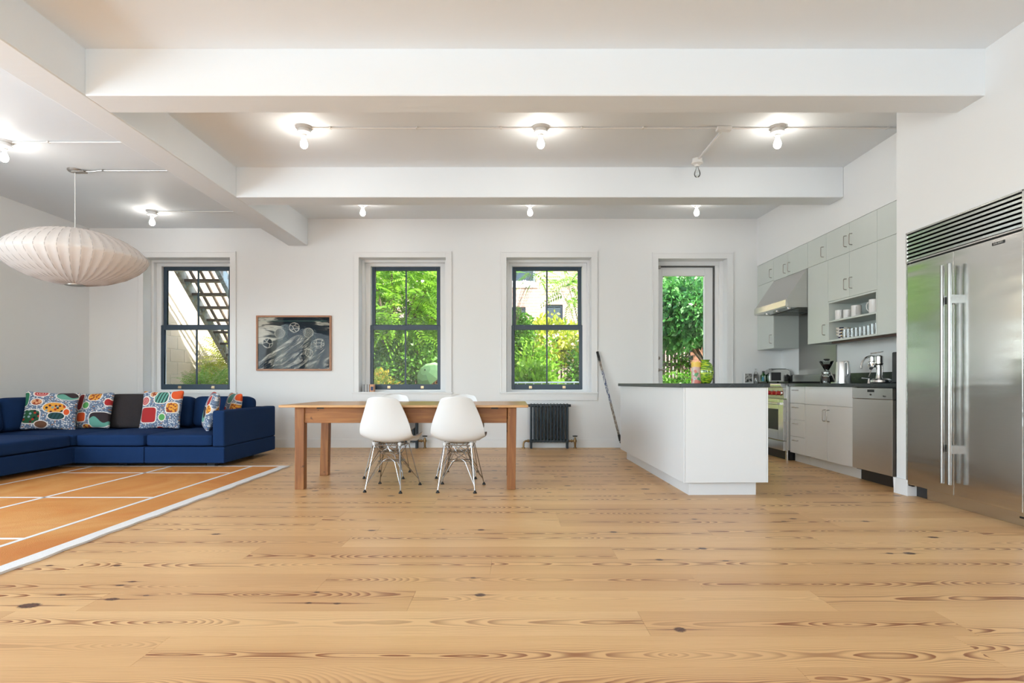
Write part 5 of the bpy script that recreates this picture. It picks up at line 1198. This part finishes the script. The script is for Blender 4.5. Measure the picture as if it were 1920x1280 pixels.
# fences
def fence(x0, x1, y, z1, st, wd, col, label, rails):
    t = thing('picket_fence', label, 'fence', ((x0+x1)/2, y, -.25), 'garden fences')
    x = x0; me = None; mt = plain('fence_wood', col, .8, nscale=9, namp=.25)
    while x < x1:
        if me is None: o = obj('slat', MB().box(0, wd, 0, .02, 0, z1+.25), mt, None); me = o.data; o.parent = t
        else: o = bpy.data.objects.new('slat', me); C.objects.link(o); o.parent = t
        o.location = (x-(x0+x1)/2, 0, random.uniform(-.03, .03)); x += st
    for z in rails: bx('rail', x0, x1, y+.021, y+.06, z-.04, z+.04, mt, t)
fence(2.6, 4.3, 13.3, 2.0, .085, .055, (.17, .12, .09), 'weathered picket fence behind the garden door', (.5, 1.35))
fence(-4.2, 2.4, 15.6, 1.9, .15, .14, (.24, .19, .14), 'brown board fence at the end of the garden', (.4, 1.5))
# iron trellis
t = thing('iron_trellis', 'dark iron trellis gate in front of the brick building', 'trellis', (1.25, 13.2, -.25))
tb = plain('black_iron', (.02, .02, .022), .5, nscale=12)
obj('frame', rect_frame(MB(), 1.08, 1.72, -.25, 1.66, .03, .03, .03, .03, 12.9, 12.93), tb, t)
for i in range(7): bx('bar', 1.16+i*.075, 1.172+i*.075, 12.91, 12.92, -.22, 1.63, tb, t)
for z in (.3, .62, .94, 1.26): bx('cross_bar', 1.11, 1.69, 12.905, 12.925, z, z+.014, tb, t)
obj('post', MB().box(.98, 1.02, 12.88, 12.95, -.25, 1.9), tb, t)
# white ladder lying on its side
t = thing('white_ladder', 'white ladder lying on its side below the radiator window', 'ladder', (.6, 9.3, -.25))
lm = plain('white_ladder_paint', (.85, .85, .85), .4, nscale=20)
ly = 9.35
obj('side_rail', MB().tube([(-.4, ly, .925), (1.7, ly, .942)], .012, 8), lm, t, smooth=True); obj('side_rail', MB().tube([(-.4, ly+.02, .56), (1.7, ly+.02, .57)], .012, 8), lm, t, smooth=True)
for i in range(15): obj('rung', MB().tube([(-.3+i*.13, ly, .925+i*.001), (-.33+i*.13, ly+.02, .565)], .009, 6), lm, t, smooth=True)
for x in (-.35, 1.6): obj('rest_post', MB().box(x-.03, x+.03, ly+.035, ly+.09, -.25, .93), lm, t)
# garden parasol
t = thing('garden_parasol', 'pale green parasol tilted among the bushes', 'parasol', (-1.6, 11.4, -.25))
mb = MB(); nn = 10; c = Vector((-1.62, 11.35, 1.10)); RR = Matrix.Rotation(math.radians(-38), 3, 'Y') @ Matrix.Rotation(math.radians(48), 3, 'X')
rings = [(0, .15), (.11, .13), (.21, .08), (.28, 0)]
for r_, zz in rings:
    for k_ in range(nn): mb.v.append(tuple(c+RR @ Vector((max(r_, .002)*math.cos(2*math.pi*k_/nn), max(r_, .002)*math.sin(2*math.pi*k_/nn), zz))))
for i in range(3):
    for k_ in range(nn): mb.f.append((i*nn+k_, i*nn+(k_+1) % nn, (i+1)*nn+(k_+1) % nn, (i+1)*nn+k_))
o = obj('canopy', mb, plain('pale_green_cloth', (.20, .36, .14), .8, nscale=8), t); q = o.modifiers.new('thickness', 'SOLIDIFY'); q.thickness = .006
obj('pole', MB().tube([tuple(c+RR @ Vector((0, 0, .16))), tuple(c+RR @ Vector((0, 0, -.2))), (-1.6, 11.45, -.25)], .014, 8), tb, t, smooth=True)
